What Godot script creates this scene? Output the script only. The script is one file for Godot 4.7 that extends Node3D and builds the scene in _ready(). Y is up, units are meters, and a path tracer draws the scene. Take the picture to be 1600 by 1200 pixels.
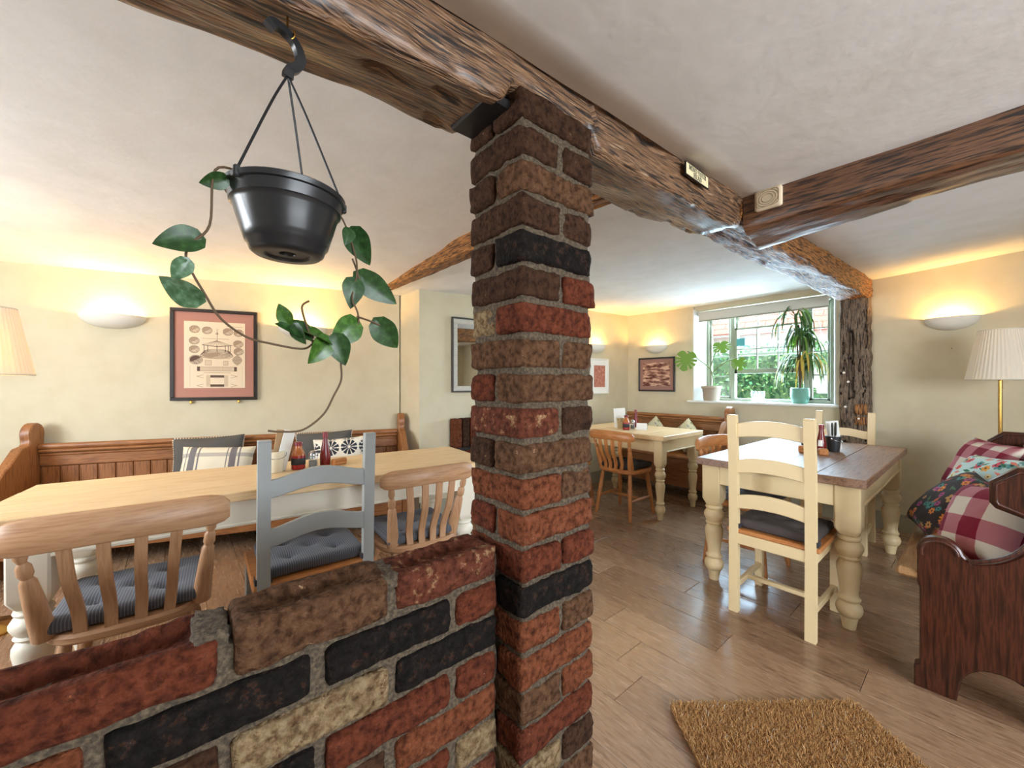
extends Node3D
# An old pub dining room: brick pillar and low brick wall under a hewn oak beam, farmhouse tables and chairs, pews, a sash window.

var rng := RandomNumberGenerator.new()
var used := {}
var M := {}
var tex_cache := {}
var nz := FastNoiseLite.new()
const WL_ANG := -0.2964      # left wall
const WM_ANG := -0.0833      # wall with the mirror

func _ready():
	rng.seed = 7
	nz.seed = 11
	nz.frequency = 1.0
	nz.fractal_octaves = 3
	camera_and_light()
	make_materials()
	build_shell()
	build_beams()
	build_bricks()
	build_tables()
	build_chairs()
	build_benches()
	build_lamps()
	build_walls_decor()
	build_window()
	build_outside()
	build_plants()
	build_table_things()
	build_cushions()
	build_mat()

func camera_and_light():
	var cam := Camera3D.new()
	cam.name = "camera"
	cam.position = Vector3(0, 1.22, 0)
	cam.rotation_degrees = Vector3(0, -40, 0)
	cam.fov = rad_to_deg(2.0 * atan(600.0 / 620.0))
	cam.near = 0.05
	cam.far = 200.0
	cam.current = true
	add_child(cam)
	var env := Environment.new()
	env.tonemap_mode = Environment.TONE_MAPPER_LINEAR
	env.tonemap_exposure = 1.3
	env.background_mode = Environment.BG_SKY
	var sky := Sky.new()
	var sm := ProceduralSkyMaterial.new()
	sm.sky_top_color = Color(0.66, 0.80, 0.95)
	sm.sky_horizon_color = Color(0.90, 0.95, 1.0)
	sm.ground_horizon_color = Color(0.80, 0.82, 0.82)
	sm.ground_bottom_color = Color(0.5, 0.5, 0.48)
	sm.sky_energy_multiplier = 1.8
	sm.ground_energy_multiplier = 1.2
	sky.sky_material = sm
	env.sky = sky
	env.sdfgi_enabled = true
	env.ssao_enabled = true
	env.ssil_enabled = true
	var we := WorldEnvironment.new()
	we.name = "world_environment"
	we.environment = env
	add_child(we)
	# sun, high and behind the house, for the garden outside
	var sun := DirectionalLight3D.new()
	sun.name = "sun"
	sun.light_color = Color(1.0, 0.95, 0.86)
	sun.light_energy = 2.6
	sun.light_angular_distance = 1.0
	sun.shadow_enabled = true
	sun.rotation_degrees = Vector3(-52, -125, 0)
	add_child(sun)
	# daylight at the window openings
	area("window_daylight", Vector3(4.98, 1.52, -1.52), Vector3(-1, -0.42, 0.10), Vector2(1.2, 0.95), Color(0.78, 0.91, 1.0), 11.5)
	area("rear_window_daylight", Vector3(0.9, 1.42, 2.42), Vector3(0, 0.0, -1), Vector2(2.3, 0.9), Color(0.94, 0.97, 1.0), 10.5)
	area("side_window_daylight", Vector3(-2.62, 1.42, -2.3), Vector3(1, 0.3, 0.08), Vector2(1.8, 0.9), Color(0.95, 0.975, 1.0), 8.5)

func area(called, at, dir, size, col, e):
	var l := AreaLight3D.new()
	l.name = called
	l.area_size = size
	l.light_color = col
	l.light_energy = e
	l.shadow_enabled = true
	l.area_range = 14.0
	l.area_attenuation = 2.0
	add_child(l)
	l.look_at_from_position(at, at + dir, Vector3.UP)

# ---------------------------------------------------------------- nodes
func numbered(n: String) -> String:
	if not used.has(n):
		used[n] = 0
		return n
	used[n] += 1
	return "%s_%03d" % [n, used[n]]

func tag(o: Node, label: String, category := "", group := "", kind := ""):
	if label: o.set_meta("label", label)
	if category: o.set_meta("category", category)
	if group: o.set_meta("group", group)
	if kind: o.set_meta("kind", kind)

func thing(called: String, label: String, category: String, at := Vector3.ZERO, turn := 0.0, group := "") -> Node3D:
	var o := Node3D.new()
	o.name = numbered(called)
	add_child(o)
	o.position = at
	o.rotation.y = turn
	tag(o, label, category, group)
	return o

func struct(called: String, st: SurfaceTool, m: Material, label := "") -> MeshInstance3D:
	var o := obj(called, st, m, self)
	o.set_meta("kind", "structure")
	if label: o.set_meta("label", label)
	return o

func mesh_of(st: SurfaceTool) -> ArrayMesh:
	st.generate_normals()
	return st.commit()

func obj(called: String, st: SurfaceTool, m: Material, parent: Node) -> MeshInstance3D:
	return put(called, mesh_of(st), m, parent)

func put(called: String, mesh: Mesh, m: Material, parent: Node, at := Vector3.ZERO) -> MeshInstance3D:
	var o := MeshInstance3D.new()
	o.name = numbered(called) if parent == self else called
	o.mesh = mesh
	o.material_override = m
	o.position = at
	parent.add_child(o, true)
	return o

# ---------------------------------------------------------------- shapes
func S() -> SurfaceTool:
	var st := SurfaceTool.new()
	st.begin(Mesh.PRIMITIVE_TRIANGLES)
	return st

func face(st: SurfaceTool, p: Array, out: Vector3, g := -1):
	var n: Vector3 = (p[2] - p[0]).cross(p[1] - p[0])
	if n.length_squared() < 1e-14 and p.size() > 3:
		n = (p[3] - p[0]).cross(p[2] - p[0])
	if n.dot(out) < 0:
		p.reverse()
	for i in range(1, p.size() - 1):
		for q in [p[0], p[i], p[i + 1]]:
			st.set_smooth_group(g)
			st.add_vertex(q)

func bx(st: SurfaceTool, size: Vector3, at := Vector3.ZERO, bev := 0.004, basis := Basis()):
	# a box with chamfered edges
	var h := size * 0.5
	var b: float = minf(bev, minf(h.x, minf(h.y, h.z)) * 0.9)
	var pt := func(s: Vector3, ax: int) -> Vector3:
		var v := Vector3(s.x * (h.x - b), s.y * (h.y - b), s.z * (h.z - b))
		v[ax] = s[ax] * h[ax]
		return at + basis * v
	for ax in 3:
		var u := (ax + 1) % 3
		var w := (ax + 2) % 3
		for sg in [-1.0, 1.0]:
			var q := []
			for c in [[-1, -1], [1, -1], [1, 1], [-1, 1]]:
				var s := Vector3.ZERO
				s[ax] = sg
				s[u] = c[0]
				s[w] = c[1]
				q.append(pt.call(s, ax))
			var o := Vector3.ZERO
			o[ax] = sg
			face(st, q, basis * o)
	if b <= 0.0001:
		return
	for ax in 3:
		var u := (ax + 1) % 3
		var w := (ax + 2) % 3
		for su in [-1.0, 1.0]:
			for sw in [-1.0, 1.0]:
				var s1 := Vector3.ZERO
				s1[u] = su
				s1[w] = sw
				var s2 := s1
				s1[ax] = -1
				s2[ax] = 1
				var o := Vector3.ZERO
				o[u] = su
				o[w] = sw
				face(st, [pt.call(s1, u), pt.call(s2, u), pt.call(s2, w), pt.call(s1, w)], basis * o)
	for sx in [-1.0, 1.0]:
		for sy in [-1.0, 1.0]:
			for sz in [-1.0, 1.0]:
				var s := Vector3(sx, sy, sz)
				face(st, [pt.call(s, 0), pt.call(s, 1), pt.call(s, 2)], basis * s)

func bar(st: SurfaceTool, a: Vector3, b: Vector3, w: float, d: float, bev := 0.003, side := Vector3.RIGHT):
	# a rectangular bar from a to b; w along side
	var y := (b - a).normalized()
	var x := (side - y * side.dot(y)).normalized()
	var z := x.cross(y)
	bx(st, Vector3(w, a.distance_to(b), d), (a + b) * 0.5, bev, Basis(x, y, z))

func lathe(st: SurfaceTool, prof: Array, at := Vector3.ZERO, segs := 18, basis := Basis(), g0 := 0):
	var g := g0
	for i in prof.size() - 1:
		var a: Vector2 = prof[i]
		var b: Vector2 = prof[i + 1]
		if a.distance_to(b) < 1e-6:
			continue
		if i > 0:
			var t0: Vector2 = (prof[i] - prof[i - 1]).normalized()
			if t0.dot((b - a).normalized()) < 0.72:
				g += 1
		var n2 := Vector2(b.y - a.y, -(b.x - a.x))
		for j in segs:
			var f0 := TAU * j / segs
			var f1 := TAU * (j + 1) / segs
			var d0 := Vector3(cos(f0), 0, sin(f0))
			var d1 := Vector3(cos(f1), 0, sin(f1))
			var dm := (d0 + d1).normalized()
			var q := [at + basis * (d0 * a.x + Vector3.UP * a.y), at + basis * (d0 * b.x + Vector3.UP * b.y), at + basis * (d1 * b.x + Vector3.UP * b.y), at + basis * (d1 * a.x + Vector3.UP * a.y)]
			if a.x < 1e-5: q = [q[0], q[1], q[2]]
			elif b.x < 1e-5: q = [q[0], q[1], q[3]]
			face(st, q, basis * (dm * n2.x + Vector3.UP * n2.y), g)

func turned(st: SurfaceTool, a: Vector3, b: Vector3, prof: Array, segs := 10):
	# a lathed piece from a to b; prof holds (radius, 0..1)
	var y := (b - a).normalized()
	var x := y.cross(Vector3(0.3, 0.2, 1)).normalized()
	var l := a.distance_to(b)
	var pr := [Vector2(0, 0)]
	for p in prof: pr.append(Vector2(p[0], p[1] * l))
	pr.append(Vector2(0, l))
	lathe(st, pr, a, segs, Basis(x, y, x.cross(y)))

func loft(st: SurfaceTool, rings: Array, smooth_round := true, caps := true, g0 := 0):
	# rings: arrays of points, same count, each closed
	var n: int = rings[0].size()
	for i in rings.size() - 1:
		var r0: Array = rings[i]
		var r1: Array = rings[i + 1]
		var c0 := Vector3.ZERO
		for p in r0: c0 += p / n
		var c1 := Vector3.ZERO
		for p in r1: c1 += p / n
		var cm := (c0 + c1) * 0.5
		for j in n:
			var k := (j + 1) % n
			var mid: Vector3 = (r0[j] + r0[k] + r1[j] + r1[k]) * 0.25
			face(st, [r0[j], r1[j], r1[k], r0[k]], mid - cm, g0 if smooth_round else g0 + j)
	if caps:
		var a: Array = rings[0].duplicate()
		var b: Array = rings[-1].duplicate()
		var ca := Vector3.ZERO
		for p in a: ca += p / n
		var cb := Vector3.ZERO
		for p in b: cb += p / n
		var c1 := Vector3.ZERO
		for p in rings[1]: c1 += p / n
		var c2 := Vector3.ZERO
		for p in rings[-2]: c2 += p / n
		for j in n:
			face(st, [a[j], a[(j + 1) % n], ca], ca - c1, -1)
			face(st, [b[j], b[(j + 1) % n], cb], cb - c2, -1)

func tube(st: SurfaceTool, pts: Array, rad, sides := 8):
	var rings := []
	var n := pts.size()
	var t: Vector3 = (pts[1] - pts[0]).normalized()
	var x := t.cross(Vector3(0.21, 0.9, 0.37)).normalized()
	for i in n:
		t = (pts[mini(i + 1, n - 1)] - pts[maxi(i - 1, 0)]).normalized()
		x = (x - t * x.dot(t)).normalized()
		var z := t.cross(x)
		var r: float = rad[i] if rad is Array else rad
		var ring := []
		for j in sides:
			var f := TAU * j / sides
			ring.append(pts[i] + (x * cos(f) + z * sin(f)) * r)
		rings.append(ring)
	loft(st, rings)

func curve(pts: Array, n: int) -> Array:
	# Catmull-Rom through the points
	var out := []
	for i in pts.size() - 1:
		var p0: Vector3 = pts[maxi(i - 1, 0)]
		var p3: Vector3 = pts[mini(i + 2, pts.size() - 1)]
		for k in n:
			out.append(pts[i].cubic_interpolate(pts[i + 1], p0, p3, float(k) / n))
	out.append(pts[-1])
	return out

func strip(st: SurfaceTool, pts: Array, w: float, d: float, side: Vector3):
	# a flat bent bar along pts, w wide along side and d thick
	var rings := []
	var n := pts.size()
	for i in n:
		var t: Vector3 = (pts[mini(i + 1, n - 1)] - pts[maxi(i - 1, 0)]).normalized()
		var x := (side - t * side.dot(t)).normalized() * w * 0.5
		var z := x.normalized().cross(t) * d * 0.5
		rings.append([pts[i] - x - z, pts[i] + x - z, pts[i] + x + z, pts[i] - x + z])
	loft(st, rings, false)

func extrude(st: SurfaceTool, poly: Array, depth: float, xf := Transform3D(), bev := 0.004):
	# an outline in XY, depth along Z, front and back edges chamfered
	var n := poly.size()
	var pv := PackedVector2Array(poly)
	var area2 := 0.0
	for i in n: area2 += poly[i].cross(poly[(i + 1) % n])
	var sgn := 1.0 if area2 > 0 else -1.0
	var inner := []
	for i in n:
		var e0: Vector2 = (poly[i] - poly[(i + n - 1) % n]).normalized()
		var e1: Vector2 = (poly[(i + 1) % n] - poly[i]).normalized()
		var m := (e0.orthogonal() + e1.orthogonal()).normalized()
		inner.append(poly[i] + m * bev * sgn * 1.0)
	# orthogonal() turns left; for counter-clockwise outlines inside is to the left
	var chk: Vector2 = inner[0]
	if Geometry2D.is_point_in_polygon(chk, pv) == false:
		for i in n: inner[i] = poly[i] * 2.0 - inner[i]
	var h := depth * 0.5
	var tri := Geometry2D.triangulate_polygon(PackedVector2Array(inner))
	for s in [-1.0, 1.0]:
		for k in range(0, tri.size(), 3):
			var q := []
			for l in 3: q.append(xf * Vector3(inner[tri[k + l]].x, inner[tri[k + l]].y, s * h))
			face(st, q, xf.basis * Vector3(0, 0, s))
	for i in n:
		var j := (i + 1) % n
		var e: Vector2 = poly[j] - poly[i]
		var o2 := Vector2(e.y, -e.x) * sgn
		var o := Vector3(o2.x, o2.y, 0)
		var f := func(p: Vector2, z: float) -> Vector3: return xf * Vector3(p.x, p.y, z)
		face(st, [f.call(poly[i], -h + bev), f.call(poly[j], -h + bev), f.call(poly[j], h - bev), f.call(poly[i], h - bev)], xf.basis * o, 5)
		for s in [-1.0, 1.0]:
			face(st, [f.call(poly[i], s * (h - bev)), f.call(poly[j], s * (h - bev)), f.call(inner[j], s * h), f.call(inner[i], s * h)], xf.basis * (o.normalized() + Vector3(0, 0, s)), 6)

func rbox(size: Vector3, seg: Vector3i, fn: Callable) -> SurfaceTool:
	# a box of grids, each point moved by fn (given the point and its place in -1..1)
	var st := S()
	for ax in 3:
		var u := (ax + 1) % 3
		var w := (ax + 2) % 3
		for sg in [-1.0, 1.0]:
			var grid := []
			for i in seg[u] + 1:
				var row := []
				for j in seg[w] + 1:
					var c := Vector3.ZERO
					c[ax] = sg
					c[u] = -1.0 + 2.0 * i / seg[u]
					c[w] = -1.0 + 2.0 * j / seg[w]
					row.append(fn.call(c * size * 0.5, c))
				grid.append(row)
			for i in seg[u]:
				for j in seg[w]:
					var a: Vector3 = grid[i][j]
					var b: Vector3 = grid[i + 1][j]
					var c2: Vector3 = grid[i + 1][j + 1]
					var d: Vector3 = grid[i][j + 1]
					var q := [a, d, c2, b] if sg > 0 else [a, b, c2, d]
					for k in [0, 1, 2, 0, 2, 3]:
						st.set_smooth_group(0)
						st.add_vertex(q[k])
	return st

func rounded(p: Vector3, size: Vector3, r: float) -> Vector3:
	var h := size * 0.5 - Vector3(r, r, r)
	var q := Vector3(clampf(p.x, -h.x, h.x), clampf(p.y, -h.y, h.y), clampf(p.z, -h.z, h.z))
	var d := p - q
	return q + d.normalized() * r if d.length() > 1e-6 else p

# ---------------------------------------------------------------- materials
func ntex(key: String, sd: int, freq: float, ramp: Array, size := 512, oct := 4, warp := 0.0, typ := FastNoiseLite.TYPE_SIMPLEX_SMOOTH) -> Texture2D:
	if tex_cache.has(key):
		return tex_cache[key]
	var n := FastNoiseLite.new()
	n.noise_type = typ
	n.seed = sd
	n.frequency = freq
	n.fractal_octaves = oct
	n.fractal_gain = 0.72 if key.begins_with("st_brick") else 0.55
	if warp > 0:
		n.domain_warp_enabled = true
		n.domain_warp_amplitude = warp
		n.domain_warp_frequency = freq * 0.8
	var t := NoiseTexture2D.new()
	t.width = size
	t.height = size
	t.seamless = true
	t.seamless_blend_skirt = 0.2
	t.normalize = true
	t.noise = n
	if ramp.size():
		var g := Gradient.new()
		var off := PackedFloat32Array()
		var col := PackedColorArray()
		for r in ramp:
			off.append(r[0])
			col.append(r[1])
		g.offsets = off
		g.colors = col
		t.color_ramp = g
	tex_cache[key] = t
	return t

func C(r, g, b) -> Color:
	return Color(r / 255.0, g / 255.0, b / 255.0)

func flat(called: String, c: Color, rough := 0.6, metal := 0.0) -> StandardMaterial3D:
	var m := StandardMaterial3D.new()
	m.resource_name = called
	m.albedo_color = c
	m.roughness = rough
	m.metallic = metal
	M[called] = m
	return m

func tri(m: StandardMaterial3D, sc: Vector3, off := Vector3.ZERO):
	m.uv1_triplanar = true
	m.uv1_triplanar_sharpness = 6.0
	m.uv1_scale = sc
	m.uv1_offset = off

func bump(m: StandardMaterial3D, key: String, sd: int, freq: float, cm: float, oct := 4):
	m.heightmap_enabled = true
	m.heightmap_texture = ntex(key, sd, freq, [], 512, oct)
	m.heightmap_scale = cm

func wood(called: String, cols: Array, axis: int, rough := 0.5, along := 0.5, across := 5.0, off := Vector3.ZERO, texkey := "", relief := 0.02) -> StandardMaterial3D:
	var m := flat(called, Color.WHITE, rough)
	var k := texkey if texkey else called
	m.albedo_texture = ntex("wood_" + k, hash(k) % 1000, 0.018, [[0.0, cols[0]], [0.3, cols[1]], [0.55, cols[2]], [0.75, cols[1]], [1.0, cols[2]]], 512, 5, 12.0)
	var sc := Vector3(across, across, across)
	sc[axis] = along
	tri(m, sc, off)
	if relief > 0:
		bump(m, "wood_relief", 5, 0.03, relief, 4)
	return m

func stone(called: String, ramp: Array, sc: float, rough: float, freq := 0.02, cm := 0.0, relief_key := "grit", oct := 5, warp := 20.0) -> StandardMaterial3D:
	var m := flat(called, Color.WHITE, rough)
	m.albedo_texture = ntex("st_" + called, hash(called) % 999, freq, ramp, 512, oct, warp)
	tri(m, Vector3(sc, sc, sc))
	if cm > 0:
		bump(m, relief_key, 21, 0.03, cm, 5)
	return m

func image_mat(called: String, im: Image, rough := 0.8, sc := Vector3.ZERO) -> StandardMaterial3D:
	var m := flat(called, Color.WHITE, rough)
	m.albedo_texture = ImageTexture.create_from_image(im)
	if sc != Vector3.ZERO:
		tri(m, sc)
	return m

func make_materials():
	# paint and plaster
	var m := stone("wall_paint", [[0.0, C(195, 184, 155)], [0.5, C(200, 190, 162)], [1.0, C(204, 194, 167)]], 0.8, 0.85, 0.01, 0.06, "plaster")
	m = stone("ceiling_plaster", [[0.0, C(226, 225, 221)], [0.5, C(232, 231, 228)], [1.0, C(237, 236, 234)]], 0.7, 0.9, 0.012, 0.0, "", 4, 30.0)
	bump(m, "plaster_rough", 22, 0.045, 0.07, 5)
	flat("reveal_paint", C(222, 224, 220), 0.7)
	flat("baseboard_paint", C(156, 152, 132), 0.45)
	flat("window_paint", C(134, 138, 118), 0.5)
	flat("glass", Color(0.95, 1.0, 0.98, 0.08), 0.02)
	M.glass.transparency = BaseMaterial3D.TRANSPARENCY_ALPHA
	flat("blind_cloth", C(196, 194, 184), 0.9)
	# floor boards
	var fl := [[C(98, 72, 52), C(130, 99, 74), C(153, 121, 94)], [C(107, 81, 60), C(140, 109, 83), C(163, 132, 104)], [C(88, 63, 46), C(118, 89, 66), C(143, 112, 86)]]
	for t in 3:
		for v in 3:
			var f := wood("floor_%d_%d" % [t, v], fl[t], 2, 0.33, 0.55, 4.2, Vector3(0.37 * v + 0.11 * t, 0.2 * v, 0.43 * v + 0.2 * t), "floor%d" % t, 0.01)
			f.roughness_texture = ntex("floor_gloss", 77, 0.02, [[0.0, Color(0.72, 0.72, 0.72)], [1.0, Color(1.25, 1.25, 1.25).clamp()]], 512, 4, 8.0)
			f.roughness = 0.30
			f.metallic_specular = 0.75
	# old oak
	var oaks := [[[0.0, C(40, 30, 24)], [0.22, C(66, 48, 36)], [0.34, C(112, 80, 54)], [0.46, C(142, 108, 76)], [0.56, C(116, 80, 50)], [0.66, C(92, 64, 42)], [0.76, C(148, 116, 84)], [0.88, C(170, 142, 112)], [1.0, C(208, 192, 166)]],
		[[0.0, C(34, 22, 15)], [0.22, C(64, 41, 27)], [0.4, C(106, 70, 46)], [0.58, C(128, 86, 57)], [0.76, C(90, 58, 38)], [0.9, C(146, 104, 70)], [1.0, C(170, 130, 94)]],
		[[0.0, C(48, 28, 14)], [0.26, C(96, 60, 30)], [0.44, C(150, 98, 50)], [0.62, C(178, 122, 66)], [0.8, C(122, 78, 40)], [1.0, C(196, 146, 90)]]]
	oaks.append([[0.0, C(46, 38, 32)], [0.3, C(92, 78, 66)], [0.5, C(142, 124, 106)], [0.65, C(108, 86, 66)], [0.85, C(160, 138, 114)], [1.0, C(186, 172, 154)]])
	for a in 2:
		for t in 4:
			var b := flat("oak_%d_%d" % [a, t], Color.WHITE, [0.6, 0.4, 0.55, 0.7][t])
			b.albedo_texture = ntex("oak_tex%d" % t, 31 + t, 0.021, oaks[t], 512, 6, 10.0)
			var sc := Vector3(6.5, 6.5, 6.5)
			sc[a] = [0.5, 0.55, 0.7, 1.2][t]
			tri(b, sc)
			bump(b, "oak_relief", 38, 0.03, [0.8, 0.35, 0.5, 0.6][t], 5)
			var s2 := Vector3(9, 9, 9)
			s2[a] = 0.55
			grime(b, "oak_cracks", [[0.0, C(46, 38, 34)], [0.30, C(74, 62, 54)], [0.37, C(190, 180, 170)], [0.46, C(255, 255, 255)], [1.0, C(255, 255, 255)]], s2, 0.02)
			if t < 2:
				b.clearcoat_enabled = true
				b.clearcoat = [0.5, 1.0][t]
				b.clearcoat_roughness = 0.32
	# brick and mortar
	brick_mat("brick_dark", C(42, 28, 19), C(76, 50, 34), C(104, 72, 50), C(58, 36, 25))
	brick_mat("brick_brown", C(68, 46, 32), C(106, 75, 52), C(136, 100, 72), C(84, 58, 42))
	brick_mat("brick_red", C(70, 33, 22), C(114, 57, 36), C(142, 80, 52), C(84, 45, 31))
	brick_mat("brick_orange", C(88, 48, 30), C(130, 73, 46), C(158, 99, 66), C(98, 58, 40))
	brick_mat("brick_black", C(17, 15, 13), C(28, 23, 20), C(44, 34, 28), C(76, 45, 31))
	brick_mat("brick_buff", C(104, 76, 54), C(156, 134, 102), C(184, 164, 130), C(98, 68, 48))
	brick_mat("brick_mixed", C(78, 41, 29), C(112, 61, 43), C(176, 152, 116), C(172, 146, 108))
	stone("mortar", [[0.0, C(44, 36, 27)], [0.5, C(76, 64, 49)], [1.0, C(112, 97, 76)]], 6.0, 0.95, 0.03, 0.25)
	# furniture wood
	for a in 3:
		wood("pine_%d" % a, [C(204, 166, 116), C(221, 187, 138), C(231, 202, 158)], a, 0.42, 0.35, 4.0, Vector3.ZERO, "pine")
		wood("beech_%d" % a, [C(154, 110, 76), C(174, 130, 93), C(188, 146, 108)], a, 0.45, 0.5, 5.0, Vector3.ZERO, "beech")
		wood("honey_%d" % a, [C(148, 86, 40), C(174, 110, 58), C(192, 130, 76)], a, 0.38, 0.5, 5.0, Vector3.ZERO, "honey")
		wood("chestnut_%d" % a, [C(98, 58, 30), C(134, 84, 46), C(156, 104, 60)], a, 0.4, 0.45, 4.5, Vector3.ZERO, "chestnut")
		wood("mahogany_%d" % a, [C(27, 13, 9), C(55, 27, 18), C(84, 43, 28)], a, 0.28, 0.4, 5.5, Vector3.ZERO, "mahogany")
		wood("tabletop_%d" % a, [C(88, 58, 42), C(122, 86, 63), C(150, 112, 84)], a, 0.45, 0.4, 4.0, Vector3.ZERO, "tabletop")
		M["tabletop_%d" % a].metallic_specular = 1.0
	flat("cream_paint", C(222, 199, 154), 0.4)
	flat("white_paint", C(228, 222, 204), 0.4)
	flat("grey_paint", C(164, 168, 166), 0.42)
	for k in ["cream_paint", "white_paint", "grey_paint"]:
		bump(M[k], "brushed", 61, 0.02, 0.01)
		tri(M[k], Vector3(4, 1, 4))
	# cloth
	var im := Image.create(64, 64, false, Image.FORMAT_RGB8)
	for y in 64:
		for x in 64:
			var s := x % 8
			im.set_pixel(x, y, C(116, 118, 124) if s < 2 else C(74, 76, 84))
	image_mat("pinstripe", im, 0.95, Vector3(15, 15, 15))
	M.pinstripe.rim_enabled = true
	M.pinstripe.rim = 0.3
	flat("slate_cloth", C(72, 64, 62), 0.95)
	flat("black_cloth", C(44, 42, 44), 0.95)
	flat("charcoal_cloth", C(84, 82, 78), 0.95)
	flat("cream_cloth", C(222, 214, 192), 0.95)
	flat("tape", C(46, 46, 52), 0.9)
	im = Image.create(96, 96, false, Image.FORMAT_RGB8)
	for y in 96:
		for x in 96:
			var a := (x % 96) < 48
			var b := (y % 96) < 48
			var w := 0.06 * ((x + y) % 2)
			var c := C(226, 216, 200)
			if a and b: c = C(132, 18, 48)
			elif a != b: c = C(186, 118, 126)
			im.set_pixel(x, y, c.darkened(w))
	image_mat("gingham", im, 0.95, Vector3(6.0, 6.0, 6.0))
	im = Image.create(128, 128, false, Image.FORMAT_RGB8)
	im.fill(C(222, 214, 192))
	for y in 128:
		for x in 128:
			if (x > 40 and x < 62) or (x > 68 and x < 74) or (x > 30 and x < 34):
				im.set_pixel(x, y, C(96, 92, 96) if (x + y) % 3 else C(150, 146, 144))
			elif (y > 80 and y < 96):
				im.set_pixel(x, y, C(176, 170, 160))
	image_mat("plaid", im, 0.95, Vector3(4, 4, 4))
	floral("floral_pale", C(196, 222, 220), [C(232, 152, 42), C(214, 72, 84), C(40, 104, 74), C(240, 214, 150), C(86, 150, 150), C(226, 130, 110)], 1)
	floral("floral_dark", C(52, 44, 40), [C(214, 122, 40), C(160, 56, 110), C(62, 96, 56), C(190, 140, 80), C(60, 120, 110), C(196, 80, 50)], 2)
	floral("floral_sage", C(204, 198, 166), [C(168, 172, 130), C(150, 150, 146), C(216, 208, 178), C(176, 168, 128)], 3)
	im = Image.create(128, 128, false, Image.FORMAT_RGB8)
	im.fill(C(228, 222, 206))
	for y in 128:
		for x in 128:
			var p := Vector2(x % 64 - 32, y % 64 - 32)
			if p.length() < 29 and p.length() > 5 and absf(fposmod(p.angle(), TAU / 10) - TAU / 20) < 0.22:
				im.set_pixel(x, y, C(44, 46, 56))
	image_mat("daisy_cloth", im, 0.95, Vector3(3.6, 3.6, 3.6))
	# odds and ends
	flat("plaster_lamp", C(226, 222, 210), 0.8)
	flat("brass", C(190, 150, 80), 0.25, 1.0)
	flat("black_plastic", C(34, 35, 37), 0.28)
	flat("black_wire", C(24, 24, 25), 0.4)
	flat("chalk", C(238, 236, 228), 0.7)
	flat("black_frame", C(34, 26, 22), 0.35)
	flat("white_frame", C(226, 224, 216), 0.5)
	flat("bucket_enamel", C(222, 212, 186), 0.35)
	flat("tan_enamel", C(186, 162, 118), 0.4)
	flat("black_enamel", C(46, 48, 50), 0.4)
	flat("steel", C(190, 190, 190), 0.22, 1.0)
	flat("paper", C(236, 236, 230), 0.8)
	flat("kraft_paper", C(190, 158, 120), 0.85)
	flat("ketchup", C(110, 22, 20), 0.25)
	flat("ketchup_cap", C(128, 26, 34), 0.4)
	flat("sauce_red", C(150, 24, 20), 0.3)
	flat("amber_glass", C(176, 104, 56), 0.15)
	flat("black_label", C(38, 34, 38), 0.6)
	flat("silver_mould", C(206, 202, 190), 0.4)
	flat("dark_groove", C(62, 60, 56), 0.6)
	var mir := flat("mirror_glass", C(232, 232, 228), 0.03, 1.0)
	mir.metallic_specular = 0.8
	flat("leaf_deep", C(44, 78, 36), 0.42)
	flat("leaf_mid", C(68, 106, 40), 0.32)
	flat("leaf_pale", C(92, 124, 96), 0.35)
	for k in ["leaf_deep", "leaf_mid", "leaf_pale"]:
		M[k].albedo_texture = ntex("leaf_spots", 91, 0.03, [[0.0, C(150, 170, 140)], [0.45, C(200, 212, 190)], [0.62, C(230, 236, 222)], [0.66, C(255, 255, 255)], [1.0, C(255, 255, 255)]], 256, 4)
		tri(M[k], Vector3(9, 9, 9))
		M[k].backlight_enabled = true
		M[k].backlight = M[k].albedo_color.darkened(0.4)
	flat("leaf_lime", C(104, 140, 46), 0.4)
	M.leaf_lime.backlight_enabled = true
	M.leaf_lime.backlight = C(84, 112, 28)
	flat("leaf_yellow", C(196, 170, 70), 0.5)
	flat("vine_stem", C(82, 62, 38), 0.7)
	flat("green_stem", C(104, 120, 66), 0.6)
	flat("soil", C(48, 36, 28), 0.95)
	stone("stone_pot", [[0.0, C(140, 122, 104)], [1.0, C(206, 192, 174)]], 14.0, 0.85, 0.04, 0.2)
	stone("green_glaze", [[0.0, C(48, 104, 92)], [0.5, C(96, 150, 132)], [1.0, C(170, 204, 184)]], 16.0, 0.25, 0.04, 0.1)
	stone("coir", [[0.0, C(96, 62, 34)], [0.5, C(150, 104, 60)], [1.0, C(190, 146, 92)]], 8.0, 0.95, 0.04, 0.3)

func brick_mat(called: String, dark: Color, mid: Color, light: Color, patch: Color):
	dark = dark.darkened(0.14)
	mid = mid.darkened(0.14)
	light = light.darkened(0.08)
	patch = patch.darkened(0.12)
	var m := stone(called, [[0.0, dark], [0.2, dark.lerp(mid, 0.4)], [0.42, mid.darkened(0.08)], [0.60, mid], [0.70, mid.lightened(0.04)], [0.735, patch], [0.80, patch.lerp(mid, 0.5)], [0.86, mid.lerp(light, 0.6)], [0.92, light], [0.95, light.lerp(C(206, 186, 156), 0.7)], [1.0, C(206, 186, 156)]], 2.6, 0.84, 0.017, 0.0, "", 7, 26.0)
	bump(m, "brick_grit", 24, 0.06, 0.34, 5)
	m.metallic_specular = 0.28
	m.roughness = 0.9
	grime(m, "brick_grime", [[0.0, C(118, 104, 90)], [0.3, C(190, 178, 164)], [0.55, C(240, 234, 224)], [0.8, C(255, 255, 255)], [1.0, C(255, 255, 255)]], Vector3(3.1, 3.1, 3.1), 0.028)

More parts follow.
